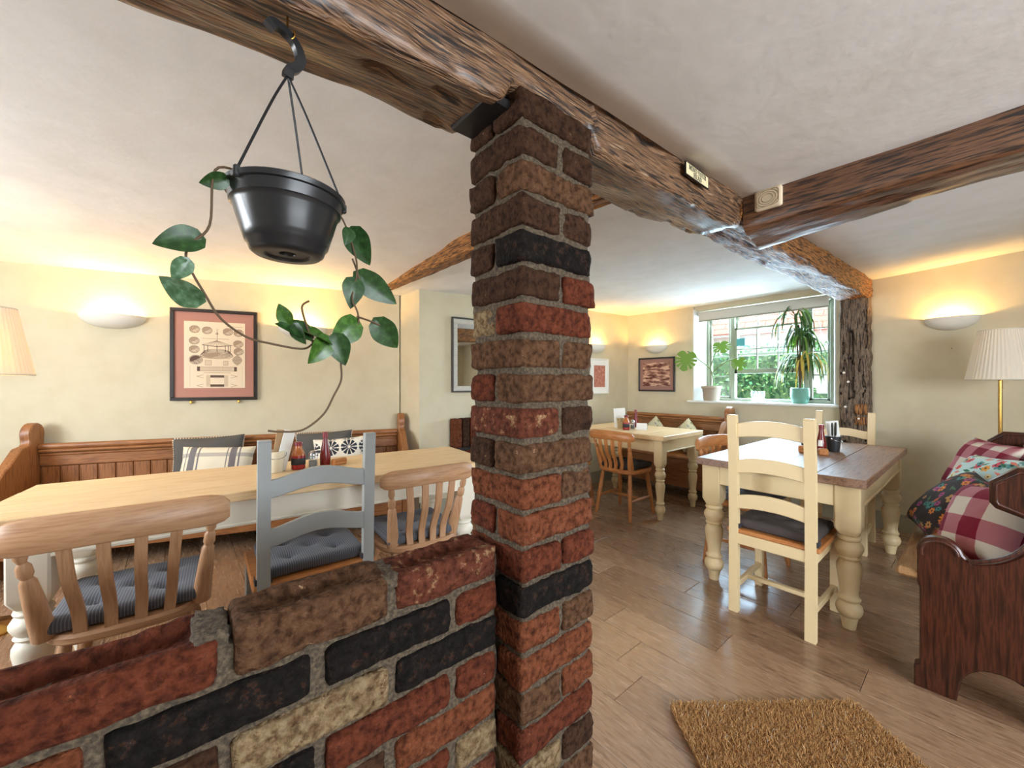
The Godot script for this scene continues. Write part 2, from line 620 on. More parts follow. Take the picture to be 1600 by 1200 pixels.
func grime(m: StandardMaterial3D, key: String, ramp: Array, sc: Vector3, freq: float):
	m.detail_enabled = true
	m.detail_albedo = ntex(key, 57, freq, ramp, 512, 6, 14.0)
	m.detail_blend_mode = BaseMaterial3D.BLEND_MODE_MUL
	m.detail_uv_layer = BaseMaterial3D.DETAIL_UV_2
	m.uv2_triplanar = true
	m.uv2_triplanar_sharpness = 6.0
	m.uv2_scale = sc

func floral(called: String, ground: Color, cols: Array, sd: int):
	var r := RandomNumberGenerator.new()
	r.seed = sd
	var n := 192
	var im := Image.create(n, n, false, Image.FORMAT_RGB8)
	im.fill(ground)
	for k in 46:
		var c: Color = cols[k % cols.size()]
		var p := Vector2(r.randf() * n, r.randf() * n)
		var rad := r.randf_range(8, 18)
		var petals := r.randi_range(5, 9)
		var leaf := k % 3 == 2
		var ang := r.randf() * TAU
		for y in range(-20, 21):
			for x in range(-20, 21):
				var q := Vector2(x, y).rotated(ang)
				var inside := false
				if leaf:
					inside = absf(q.y) < (1.0 - absf(q.x) / rad) * rad * 0.34
				else:
					inside = q.length() < rad * (0.62 + 0.38 * absf(cos(q.angle() * petals * 0.5)))
				if inside:
					var cc := c
					if not leaf and q.length() < rad * 0.28: cc = c.darkened(0.6)
					elif int(q.length() * 0.9) % 4 == 0: cc = c.lightened(0.18)
					im.set_pixel(posmod(int(p.x) + x, n), posmod(int(p.y) + y, n), cc)
	image_mat(called, im, 0.95, Vector3(3.4, 3.4, 3.4))

func ceil_h(x: float, z: float) -> float:
	var right := clampf(1.905 + 0.0475 * x, 1.9, 2.13) + 0.06 * smoothstep(-0.6, 0.6, z) * smoothstep(3.0, 4.6, x)
	var wall := -4.40 + 0.306 * (x + 0.95)
	var dist := (z - wall) * 0.956
	var left := lerpf(2.07, 2.165, smoothstep(0.0, 1.5, dist))
	left = lerpf(left, 2.12, smoothstep(1.7, 2.6, x))
	var h := lerpf(left, right, smoothstep(-0.80, -0.68, z))
	return h + 0.008 * nz.get_noise_2d(x * 0.9, z * 0.9 + 4.0)

func prism(st: SurfaceTool, foot: Array, y0: float, y1: float):
	# an upright prism on a floor outline of (x, z)
	var c := Vector2.ZERO
	for p in foot: c += p / foot.size()
	var n := foot.size()
	var top := []
	var bot := []
	for i in n:
		var a: Vector2 = foot[i]
		var b: Vector2 = foot[(i + 1) % n]
		var mid := (a + b) * 0.5 - c
		face(st, [Vector3(a.x, y0, a.y), Vector3(b.x, y0, b.y), Vector3(b.x, y1, b.y), Vector3(a.x, y1, a.y)], Vector3(mid.x, 0, mid.y))
		top.append(Vector3(a.x, y1, a.y))
		bot.append(Vector3(a.x, y0, a.y))
	face(st, top, Vector3.UP)
	face(st, bot, Vector3.DOWN)

func run_wall(a: Vector2, b: Vector2, thick: float, y0: float, y1: float) -> SurfaceTool:
	# a straight wall whose room face runs from a to b, thick on the far side (left of a->b seen from above with z down)
	var st := S()
	var e := (b - a).normalized()
	var n := Vector2(e.y, -e.x) * thick
	prism(st, [a, b, b + n, a + n], y0, y1)
	return st

func build_shell():
	# floor: slab and boards
	var st := S()
	bx(st, Vector3(7.8, 0.1, 8.2), Vector3(1.15, -0.075, -1.2), 0)
	var fl := struct("floor", st, M.baseboard_paint, "worn brown oak board floor")
	fl.material_override = M["floor_2_0"]
	var lens := [1.28, 1.0, 0.7]
	var meshes := []
	for l in lens:
		var s2 := S()
		bx(s2, Vector3(0.1935, 0.02, l - 0.0015), Vector3.ZERO, 0.0016)
		meshes.append(mesh_of(s2))
	var col := 0
	var x := 1.677 - 0.195 * 22 + 0.0975
	while x < 4.7:
		var z := -5.2 + fposmod(col * 0.47, 1.28)
		if absf(x - (1.677 - 0.0975)) < 0.02:
			z = -1.046 - 1.28 * 3
		if absf(x - (2.457 - 0.0)) < 0.1 and absf(x - 2.457) < 0.08:
			z = -0.26 - 1.28 * 4
		while z < 2.45:
			var t := rng.randi() % 3
			var v := rng.randi() % 3
			var zc := z + 0.64
			var ok := zc > -5.0 + 0.15 * x
			if ok and x > -2.55:
				put("floor_board", meshes[0], M["floor_%d_%d" % [t, v]], fl, Vector3(x, -0.01 + 0.0006 * (rng.randi() % 2), zc))
			z += 1.28
		x += 0.195
		col += 1
	# ceiling, one uneven slab of plaster
	st = S()
	var x0 := -2.75
	var x1 := 4.85
	var z0 := -5.4
	var z1 := 2.6
	var nx := 90
	var nzz := 96
	var grid := []
	for i in nx + 1:
		var row := []
		for j in nzz + 1:
			var px := lerpf(x0, x1, float(i) / nx)
			var pz := lerpf(z0, z1, float(j) / nzz)
			row.append(Vector3(px, ceil_h(px, pz), pz))
		grid.append(row)
	for i in nx:
		for j in nzz:
			face(st, [grid[i][j], grid[i + 1][j], grid[i + 1][j + 1], grid[i][j + 1]], Vector3.DOWN, 0)
	var top := 2.5
	face(st, [Vector3(x0, top, z0), Vector3(x1, top, z0), Vector3(x1, top, z1), Vector3(x0, top, z1)], Vector3.UP)
	for i in nx:
		for jj in [0, nzz]:
			var a: Vector3 = grid[i][jj]
			var b: Vector3 = grid[i + 1][jj]
			face(st, [a, b, Vector3(b.x, top, b.z), Vector3(a.x, top, a.z)], Vector3(0, 0, -1 if jj == 0 else 1))
	for j in nzz:
		for ii in [0, nx]:
			var a: Vector3 = grid[ii][j]
			var b: Vector3 = grid[ii][j + 1]
			face(st, [a, b, Vector3(b.x, top, b.z), Vector3(a.x, top, a.z)], Vector3(-1 if ii == 0 else 1, 0, 0))
	struct("ceiling", st, M.ceiling_plaster, "uneven white plaster ceiling")
	# walls
	var wl0 := Vector2(-2.75, -4.40 - 0.306 * 1.8)
	var wl1 := Vector2(1.62, -3.614)
	struct("wall_left", run_wall(wl0, wl1, 0.25, -0.05, 2.3), M.wall_paint, "cream wall above the long pine bench")
	# the chimney breast steps forward
	st = S()
	prism(st, [Vector2(1.62, -3.75), Vector2(1.67, -3.30), Vector2(4.58, -3.057), Vector2(4.95, -3.057), Vector2(4.95, -3.75)], -0.05, 2.3)
	struct("wall_chimney", st, M.wall_paint, "pale wall with the silver mirror")
	# back wall with the window opening: z -2.18..-0.88, y 1.03..2.05
	st = S()
	var wx := 4.58
	var we := 4.92
	prism(st, [Vector2(wx, -3.3), Vector2(wx, 2.6), Vector2(we, 2.6), Vector2(we, -3.3)], -0.05, 1.02)
	prism(st, [Vector2(wx, -3.3), Vector2(wx, -2.18), Vector2(4.74, -2.11), Vector2(we, -2.11), Vector2(we, -3.3)], 1.02, 2.3)
	prism(st, [Vector2(wx, -0.87), Vector2(wx, 2.6), Vector2(we, 2.6), Vector2(we, -0.91), Vector2(4.74, -0.91)], 1.02, 2.3)
	prism(st, [Vector2(wx + 0.02, -2.2), Vector2(wx + 0.02, -0.85), Vector2(we, -0.85), Vector2(we, -2.2)], 2.06, 2.3)
	struct("wall_back", st, M.wall_paint, "stone coloured wall with the window")
	# the walls behind the camera, with the windows that let the daylight in
	st = S()
	var zw := 2.45
	prism(st, [Vector2(-2.75, zw), Vector2(4.9, zw), Vector2(4.9, zw + 0.25), Vector2(-2.75, zw + 0.25)], -0.05, 0.95)
	prism(st, [Vector2(-2.75, zw), Vector2(4.9, zw), Vector2(4.9, zw + 0.25), Vector2(-2.75, zw + 0.25)], 1.88, 2.3)
	prism(st, [Vector2(-2.75, zw), Vector2(-0.3, zw), Vector2(-0.3, zw + 0.25), Vector2(-2.75, zw + 0.25)], 0.95, 1.88)
	prism(st, [Vector2(2.1, zw), Vector2(4.9, zw), Vector2(4.9, zw + 0.25), Vector2(2.1, zw + 0.25)], 0.95, 1.88)
	struct("wall_rear", st, M.wall_paint)
	st = S()
	var xw := -2.65
	prism(st, [Vector2(xw, -5.2), Vector2(xw, 2.6), Vector2(xw - 0.25, 2.6), Vector2(xw - 0.25, -5.2)], -0.05, 0.95)
	prism(st, [Vector2(xw, -5.2), Vector2(xw, 2.6), Vector2(xw - 0.25, 2.6), Vector2(xw - 0.25, -5.2)], 1.88, 2.3)
	prism(st, [Vector2(xw, -5.2), Vector2(xw, -3.25), Vector2(xw - 0.25, -3.25), Vector2(xw - 0.25, -5.2)], 0.95, 1.88)
	prism(st, [Vector2(xw, -1.35), Vector2(xw, 2.6), Vector2(xw - 0.25, 2.6), Vector2(xw - 0.25, -1.35)], 0.95, 1.88)
	struct("wall_side", st, M.wall_paint)
	for w in [[Vector3(0.9, 1.415, zw + 0.12), 0.0, 2.4], [Vector3(xw - 0.12, 1.415, -2.3), PI / 2, 1.9]]:
		var f := Node3D.new()
		f.name = numbered("window_2" if w[1] == 0.0 else "window_3")
		f.set_meta("kind", "structure")
		add_child(f)
		f.position = w[0]
		f.rotation.y = w[1]
		var hw: float = w[2] * 0.5
		st = S()
		for s in [-1, 1]:
			bx(st, Vector3(0.06, 0.93, 0.06), Vector3(s * (hw - 0.03), 0, 0))
			bx(st, Vector3(w[2], 0.06, 0.06), Vector3(0, s * 0.435, 0))
		for k in [-0.33, 0.33]:
			bx(st, Vector3(0.045, 0.87, 0.05), Vector3(k * hw, 0, 0))
		obj("window_frame", st, M.window_paint, f)
	# baseboards
	st = S()
	prism(st, [Vector2(4.58, -3.0), Vector2(4.565, -3.0), Vector2(4.565, 2.4), Vector2(4.58, 2.4)], 0.0, 0.14)
	prism(st, [Vector2(4.58, -3.0), Vector2(4.557, -3.0), Vector2(4.557, 2.4), Vector2(4.58, 2.4)], 0.0, 0.115)
	struct("baseboard_back", st, M.baseboard_paint)
	st = S()
	var e := Vector2(0.956, 0.292)
	var n := Vector2(-0.292, 0.956)
	prism(st, [wl0, wl1, wl1 + n * 0.018, wl0 + n * 0.018], 0, 0.14)
	prism(st, [wl0, wl1, wl1 + n * 0.026, wl0 + n * 0.026], 0, 0.115)
	struct("baseboard_left", st, M.baseboard_paint)
	st = S()
	prism(st, [Vector2(1.67, -3.30), Vector2(4.57, -3.057), Vector2(4.57, -3.037), Vector2(1.67, -3.28)], 0, 0.14)
	struct("baseboard_chimney", st, M.baseboard_paint)

# ---------------------------------------------------------------- oak frame
func beam_mesh(stations: Array, seed_off: float, step: float, rough := 1.0) -> SurfaceTool:
	# stations: [position along, lower front (y,z), lower back (y,z), top y] ; beam runs along X
	var rings := []
	var s0: float = stations[0][0]
	var s1: float = stations[-1][0]
	var n := int((s1 - s0) / step)
	for i in n + 1:
		var x := lerpf(s0, s1, float(i) / n)
		var k := 0
		while k < stations.size() - 2 and stations[k + 1][0] < x: k += 1
		var a: Array = stations[k]
		var b: Array = stations[k + 1]
		var t := clampf((x - a[0]) / (b[0] - a[0]), 0, 1)
		var fr: Vector2 = a[1].lerp(b[1], t)
		var bk: Vector2 = a[2].lerp(b[2], t)
		var ty := lerpf(a[3], b[3], t)
		var ch := 0.014 + 0.012 * nz.get_noise_2d(x * 2.0, seed_off)
		var out := [Vector2(ty, fr.y), Vector2(fr.x + ch, fr.y), Vector2(fr.x, fr.y - ch), Vector2(bk.x, bk.y + ch), Vector2(bk.x + ch, bk.y), Vector2(ty, bk.y)]
		var counts := [10, 2, 10, 2, 8, 4]
		var ring := []
		for e in 6:
			var p: Vector2 = out[e]
			var q: Vector2 = out[(e + 1) % 6]
			for j in counts[e]:
				var v := p.lerp(q, float(j) / counts[e])
				var c := Vector2((ty + fr.x) * 0.5, (fr.y + bk.y) * 0.5)
				var d := nz.get_noise_3d(x * 2.2 + seed_off, v.x * 26.0, v.y * 26.0) * 0.009 * rough + nz.get_noise_3d(x * 1.1 + seed_off, v.x * 5.0, v.y * 5.0) * 0.014 * rough
				var crack := nz.get_noise_3d(x * 0.9 + seed_off + 9.0, v.x * 42.0, v.y * 42.0)
				if crack > 0.28: d -= (crack - 0.28) * 0.06 * rough
				if e == 5: d = 0.0
				v += (v - c).normalized() * d
				ring.append(Vector3(x, v.x, v.y))
		rings.append(ring)
	var st := S()
	loft(st, rings)
	return st

func build_beams():
	# main beam over the pillar, in two lengths that meet at the joint
	var st := beam_mesh([[-2.6, Vector2(1.70, -0.655), Vector2(1.70, -0.86), 2.1], [0.1, Vector2(1.79, -0.655), Vector2(1.815, -0.865), 2.15], [0.53, Vector2(1.83, -0.655), Vector2(1.845, -0.862), 2.15], [0.555, Vector2(1.874, -0.655), Vector2(1.874, -0.86), 2.15], [0.815, Vector2(1.874, -0.655), Vector2(1.874, -0.858), 2.15], [0.84, Vector2(1.826, -0.65), Vector2(1.842, -0.858), 2.15], [1.66, Vector2(1.852, -0.645), Vector2(1.875, -0.85), 2.17], [1.70, Vector2(1.855, -0.645), Vector2(1.87, -0.85), 2.17], [1.80, Vector2(1.885, -0.65), Vector2(1.90, -0.845), 2.17]], 3.0, 0.016)
	var o := obj("ceiling_beam", st, M.oak_0_0, self)
	tag(o, "long hewn oak beam resting on the brick pillar", "beam")
	st = beam_mesh([[1.77, Vector2(1.885, -0.648), Vector2(1.888, -0.835), 2.2], [3.0, Vector2(1.915, -0.640), Vector2(1.922, -0.838), 2.22], [4.57, Vector2(1.955, -0.622), Vector2(1.965, -0.845), 2.25]], 13.0, 0.02, 1.2)
	o = obj("ceiling_beam", st, M.oak_0_2, self)
	tag(o, "golden brown oak beam running on to the window post", "beam")
	# cross beam on the right, built along X then turned to run along Z
	st = beam_mesh([[-0.64, Vector2(1.848, -1.78), Vector2(1.812, -1.985), 2.2], [0.0, Vector2(1.862, -1.78), Vector2(1.868, -1.98), 2.2], [2.5, Vector2(1.875, -1.78), Vector2(1.885, -1.98), 2.2]], 23.0, 0.02, 0.5)
	o = obj("cross_beam", st, M.oak_0_1, self)
	o.rotation.y = -PI / 2
	tag(o, "dark oak cross beam carrying the square white sounder", "beam")
	st = beam_mesh([[-3.75, Vector2(2.075, -1.39), Vector2(2.075, -1.50), 2.25], [-2.2, Vector2(2.055, -1.38), Vector2(2.055, -1.51), 2.3], [-0.84, Vector2(2.03, -1.38), Vector2(2.03, -1.51), 2.3]], 33.0, 0.03)
	o = obj("ceiling_joist", st, M.oak_0_2, self)
	o.rotation.y = -PI / 2
	tag(o, "thin oak joist running from pillar to the left wall", "beam")
	# post at the window, built along X then stood up
	st = S()
	var rings := []
	for i in 91:
		var y := lerpf(-0.005, 1.99, i / 90.0)
		var ring := []
		var w0 := -0.845 + 0.012 * nz.get_noise_1d(y * 4.0)
		var w1 := -0.624 + 0.014 * nz.get_noise_1d(y * 5.0 + 20.0)
		if y > 1.9: w1 += 0.0
		var cs := [Vector2(4.60, w0), Vector2(4.515, w0 + 0.01), Vector2(4.505, w0 + 0.02), Vector2(4.505, w1 - 0.02), Vector2(4.515, w1 - 0.005), Vector2(4.60, w1)]
		for e in 6:
			var cnt: int = [5, 1, 16, 1, 5, 1][e]
			for j in cnt:
				var v: Vector2 = cs[e].lerp(cs[(e + 1) % 6], float(j) / cnt)
				var d := nz.get_noise_3d(v.x * 28.0, y * 2.6, v.y * 28.0) * 0.012 + nz.get_noise_3d(v.x * 8.0, y * 6.0, v.y * 8.0 + 3.0) * 0.008
				# mortice slot in the face
				if e == 2 and v.y > -0.765 and v.y < -0.735 and y > 1.1 and y < 1.68: d = -0.03
				if e < 5: v.x -= d if e >= 1 and e <= 3 else 0.0
				ring.append(Vector3(v.x, y, v.y))
		rings.append(ring)
	loft(st, rings)
	o = obj("window_post", st, M.oak_1_3, self)
	tag(o, "weathered oak post beside the window, slotted and pegged", "post")
	var post := o
	for p in [Vector3(4.5, 1.02, -0.79), Vector3(4.5, 0.92, -0.70), Vector3(4.5, 1.32, -0.80), Vector3(4.5, 1.24, -0.77)]:
		st = S()
		lathe(st, [Vector2(0, 0), Vector2(0.010, 0), Vector2(0.010, 0.008), Vector2(0, 0.010)], p, 8, Basis(Vector3(0, 0, 1), Vector3(-1, 0, 0), Vector3(0, -1, 0)))
		obj("peg", st, M.chalk, post)
	for p in [[1.0, 0.09], [0.90, 0.07]]:
		st = rbox(Vector3(0.018, p[1], 0.085), Vector3i(2, 4, 4), func(q, c): return rounded(q, Vector3(0.018, p[1], 0.085), 0.004) + Vector3(4.500, p[0], -0.685) + Vector3(0.004, 0.003, 0.003) * nz.get_noise_3d(q.y * 30, q.z * 30, p[0]))
		obj("patch_board", st, M.oak_1_2, post)
	# signs on the beams
	var sg := thing("warning_sign", "small cream plate reading MIND YOUR HEAD on the beam", "sign", Vector3(1.366, 1.937, -0.637), 0.0)
	st = S()
	bx(st, Vector3(0.165, 0.042, 0.004), Vector3.ZERO, 0.0015)
	obj("plate", st, flat("sign_cream", C(226, 214, 172), 0.4), sg)
	st = S()
	for s in [-1, 1]:
		bx(st, Vector3(0.165, 0.0025, 0.006), Vector3(0, s * 0.0205, 0), 0.0005)
		bx(st, Vector3(0.0025, 0.042, 0.006), Vector3(s * 0.0825, 0, 0), 0.0005)
	obj("rim", st, M.black_wire, sg)
	lettering(sg, "MIND YOUR", Vector3(0, 0.0085, 0.0022), 0.0155)
	lettering(sg, "HEAD", Vector3(0, -0.0095, 0.0022), 0.0155)
	var sp := thing("alarm_sounder", "square cream alarm sounder fixed to the dark cross beam", "sounder", Vector3(1.772, 1.947, -0.546), -PI / 2)
	st = rbox(Vector3(0.095, 0.080, 0.022), Vector3i(10, 10, 4), func(p, c): return rounded(p, Vector3(0.095, 0.080, 0.022), 0.009))
	obj("case", st, flat("sounder_cream", C(224, 206, 176), 0.5), sp)
	for k in 4:
		var rr := 0.012 + 0.006 * k
		var pts := []
		for i in 25:
			var f := TAU * i / 24
			pts.append(Vector3(clampf(cos(f) * rr * 1.6, -0.038, 0.038), clampf(sin(f) * rr * 1.3, -0.031, 0.031), 0.0115))
		st = S()
		tube(st, pts, 0.0012, 5)
		obj("grille_ring", st, flat("sounder_line", C(176, 156, 128), 0.6), sp)

func lettering(parent: Node, text: String, at: Vector3, size: float, m: Material = null):
	var tm := TextMesh.new()
	var sf := SystemFont.new()
	sf.font_names = PackedStringArray(["Droid Serif"])
	sf.font_weight = 700
	tm.font = sf
	tm.text = text
	tm.font_size = 32
	tm.pixel_size = size / 24.0
	tm.depth = 0.001
	put("lettering", tm, m if m else M.black_wire, parent, at)

# ---------------------------------------------------------------- brickwork
func brick(lo: Vector3, hi: Vector3, sd: float, frog := 0.0) -> SurfaceTool:
	var size := hi - lo
	var mid := (hi + lo) * 0.5
	var seg := Vector3i(maxi(5, int(size.x / 0.011)), 7, maxi(5, int(size.z / 0.011)))
	var yaw := 0.02 * nz.get_noise_1d(sd * 7.3)
	var fn := func(p: Vector3, c: Vector3) -> Vector3:
		var r := 0.0085 + 0.011 * nz.get_noise_3d(p.x * 15 + sd, p.y * 15, p.z * 15)
		var q := rounded(p, size, clampf(r, 0.003, 0.02))
		var w := q + Vector3(sd * 3.1, sd * 1.7, sd * 2.3)
		q += c.normalized() * (0.0045 * nz.get_noise_3d(w.x * 9, w.y * 9, w.z * 9) + 0.0034 * nz.get_noise_3d(w.x * 42, w.y * 42, w.z * 42))
		if frog > 0 and c.y > 0.99:
			var fx := smoothstep(0.86, 0.66, absf(c.x))
			var fz := smoothstep(0.66, 0.30, absf(c.z + 0.05))
			q.y -= frog * fx * fz
		return mid + Basis(Vector3.UP, yaw) * q
	return rbox(size, seg, fn)

func build_bricks():
	# pillar, one brick square, alternate courses turned
	var pl := thing("brick_pillar", "old square brick pillar standing under the oak beam", "pillar", Vector3(0.684, 0, -0.735))
	var st := rbox(Vector3(0.226, 1.855, 0.178), Vector3i(16, 150, 14), func(p, c): return p + Vector3(0, 0.928, 0) + Vector3(c.x, 0, c.z) * 0.007 * nz.get_noise_3d(p.x * 16, p.y * 16, p.z * 16))
	obj("mortar", st, M.mortar, pl)
	var D := "brick_dark"
	var B := "brick_brown"
	var R := "brick_red"
	var O := "brick_orange"
	var K := "brick_black"
	var U := "brick_buff"
	var X := "brick_mixed"
	var cols := [[D, D], [D, D], [B, D], [D, D], [K, D], [D, R], [R, U], [B, B], [B, R], [X, D], [B, D], [O, B], [O, R], [R, R], [K, D], [O, B], [O, D], [B, O], [R, B], [U, D], [B, R], [R, B], [D, R], [B, D]]
	var pitch := 1.866 / 24.0
	for c in 24:
		var y1 := 1.866 - pitch * c
		var y0 := y1 - pitch + 0.012
		if c == 23: y0 = 0.0
		for k in 2:
			var j := rng.randf_range(-0.006, 0.006)
			var lo: Vector3
			var hi: Vector3
			if c % 2 == 0:
				lo = Vector3(-0.122 + j, y0, 0.006 if k == 0 else -0.098)
				hi = Vector3(0.122 + j, y1, 0.098 if k == 0 else -0.006)
			else:
				lo = Vector3(-0.122 if k == 0 else 0.012, y0, -0.098 + j)
				hi = Vector3(0.002 if k == 0 else 0.122, y1, 0.098 + j)
			obj("brick", brick(lo, hi, c * 2 + k + 1), M[cols[c][k]], pl)
	st = S()
	bx(st, Vector3(0.07, 0.02, 0.15), Vector3(-0.152, 1.837, -0.012), 0.004)
	obj("packing_plate", st, M.black_wire, pl)
	# low wall, half a brick thick
	var wl := thing("low_brick_wall", "low half-brick dividing wall of worn reclaimed bricks", "wall", Vector3(0.0, 0, -0.761))
	st = rbox(Vector3(2.556, 0.832, 0.084), Vector3i(90, 34, 6), func(p, c): return p + Vector3(-0.724, 0.416, 0) + c * 0.005 * nz.get_noise_3d(p.x * 20, p.y * 20, p.z * 20))
	obj("mortar", st, M.mortar, wl)
	var rows := [[X, B, R, D, R, B, O, D, R, B], [R, K, K, O, D, R, B, K, R, D, R], [K, U, D, R, B, O, D, R, B, R], [R, R, K, O, D, R, B, R, B, D, R], [O, D, R, U, B, R, D, B, R, O], [U, R, B, D, R, O, K, B, R, D, R]]
	for r in 11:
		var y1 := 0.852 - 0.0775 * r
		var y0 := y1 - 0.0655
		if r == 10: y0 = 0.0
		var x1 := 0.552
		var k := 0
		var rc: Array = rows[r % 6]
		while x1 > -1.85:
			var l := 0.105 if r % 2 == 1 and k == 0 else 0.238
			var x0 := x1 - l
			var up := 0.0
			var tops := 0.0
			if r == 0:
				tops = [0.014, 0.016, 0.020, 0.012][k % 4]
				up = [0.004, 0.012, 0.002, 0.006][k % 4]
			obj("brick", brick(Vector3(maxf(x0, -2.0), y0, -0.052 + rng.randf_range(-0.003, 0.003)), Vector3(x1, y1 + up, 0.052 + rng.randf_range(-0.002, 0.004)), 100 + r * 20 + k, tops), M[rc[k % rc.size()]], wl)
			x1 = x0 - rng.randf_range(0.014, 0.024)
			k += 1
	# mortar humps on the wall top between the bricks
	for hx in [0.300, 0.036]:
		st = rbox(Vector3(0.045, 0.03, 0.10), Vector3i(6, 4, 8), func(p, c): return rounded(p, Vector3(0.045, 0.03, 0.10), 0.012) + Vector3(hx, 0.845, 0) + c * 0.008 * nz.get_noise_3d(p.x * 40 + hx * 9, p.y * 40, p.z * 40))
		obj("mortar_cap", st, M.mortar, wl)

const LEG := [[0.024, 0.0], [0.028, 0.03], [0.034, 0.062], [0.040, 0.066], [0.047, 0.082], [0.050, 0.098], [0.046, 0.118], [0.036, 0.130], [0.034, 0.136], [0.041, 0.142], [0.043, 0.152], [0.036, 0.160], [0.033, 0.178], [0.036, 0.21], [0.042, 0.255], [0.047, 0.295], [0.046, 0.318], [0.039, 0.335], [0.034, 0.343], [0.040, 0.348], [0.044, 0.356], [0.037, 0.364], [0.044, 0.376], [0.052, 0.396], [0.052, 0.412], [0.044, 0.430], [0.036, 0.438], [0.042, 0.444], [0.045, 0.452], [0.042, 0.462]]

func farm_table(called: String, label: String, at: Vector3, turn: float, l: float, w: float, top_m: String, paint: String, ov := 0.05, block := 0.095, ovx := -1.0, drop := 0.0) -> Node3D:
	# top along local X
	var t := thing(called, label, "table", at, turn, "")
	var boards := 4
	var st: SurfaceTool
	for k in boards:
		st = S()
		var bw := w / boards
		bx(st, Vector3(l, 0.042, bw - 0.0006), Vector3(0, 0.739, -w * 0.5 + bw * (k + 0.5)), 0.0035 if k == 0 or k == boards - 1 else 0.001)
		obj("top_board", st, M[top_m + "_0"], t)
	var hx := l * 0.5 - (ov if ovx < 0 else ovx) - block * 0.5
	var hz := w * 0.5 - ov - block * 0.5
	for s in [-1, 1]:
		st = S()
		bx(st, Vector3(hx * 2 - block, 0.115, 0.02), Vector3(0, 0.664, s * (hz + block * 0.5 - 0.016)), 0.003)
		bx(st, Vector3(hx * 2 - block, 0.012, 0.008), Vector3(0, 0.612, s * (hz + block * 0.5 - 0.004)), 0.002)
		obj("apron", st, M[paint], t)
		st = S()
		bx(st, Vector3(0.02, 0.115, hz * 2 - block), Vector3(s * (hx + block * 0.5 - 0.016), 0.664, 0), 0.003)
		obj("apron", st, M[paint], t)
	st = S()
	var prof := [Vector2(0, 0)]
	var sc := block / 0.095
	var sq := (0.462 - drop) / 0.462
	for p in LEG: prof.append(Vector2(p[0] * sc, p[1] * sq))
	prof.append(Vector2(0.03, 0.468 - drop))
	lathe(st, prof, Vector3.ZERO, 22)
	# square block with shaped lower corners
	var b := block * 0.5
	loft(st, [ring_sq(0.026, 0.462 - drop, 0.01), ring_sq(b * 0.74, 0.470 - drop, 0.012), ring_sq(b, 0.505 - drop, 0.008), ring_sq(b, 0.7175, 0.006)], false, true, 40)
	var leg := mesh_of(st)
	for sx in [-1, 1]:
		for sz in [-1, 1]:
			put("leg", leg, M[paint], t, Vector3(sx * hx, 0, sz * hz))
	return t

func ring_sq(h: float, y: float, c: float) -> Array:
	c = minf(c, h * 0.5)
	return [Vector3(-h + c, y, -h), Vector3(h - c, y, -h), Vector3(h, y, -h + c), Vector3(h, y, h - c), Vector3(h - c, y, h), Vector3(-h + c, y, h), Vector3(-h, y, h - c), Vector3(-h, y, -h + c)]

func build_tables():
	farm_table("dining_table", "cream farmhouse table with dark worn top and chunky turned legs", Vector3(3.255, 0, -0.765), 0, 1.52, 0.81, "tabletop", "cream_paint", 0.025, 0.105)
	var t := farm_table("dining_table", "small cream farmhouse table with pale top near far corner", Vector3(3.615, 0, -2.33), 0, 0.76, 1.06, "pine", "cream_paint", 0.03, 0.085)
	t = farm_table("dining_table", "long pine table with cream legs behind the brick wall", Vector3(0.475, 0, -2.34), -0.12, 2.04, 0.65, "pine", "white_paint", 0.022, 0.11, 0.115, 0.04)

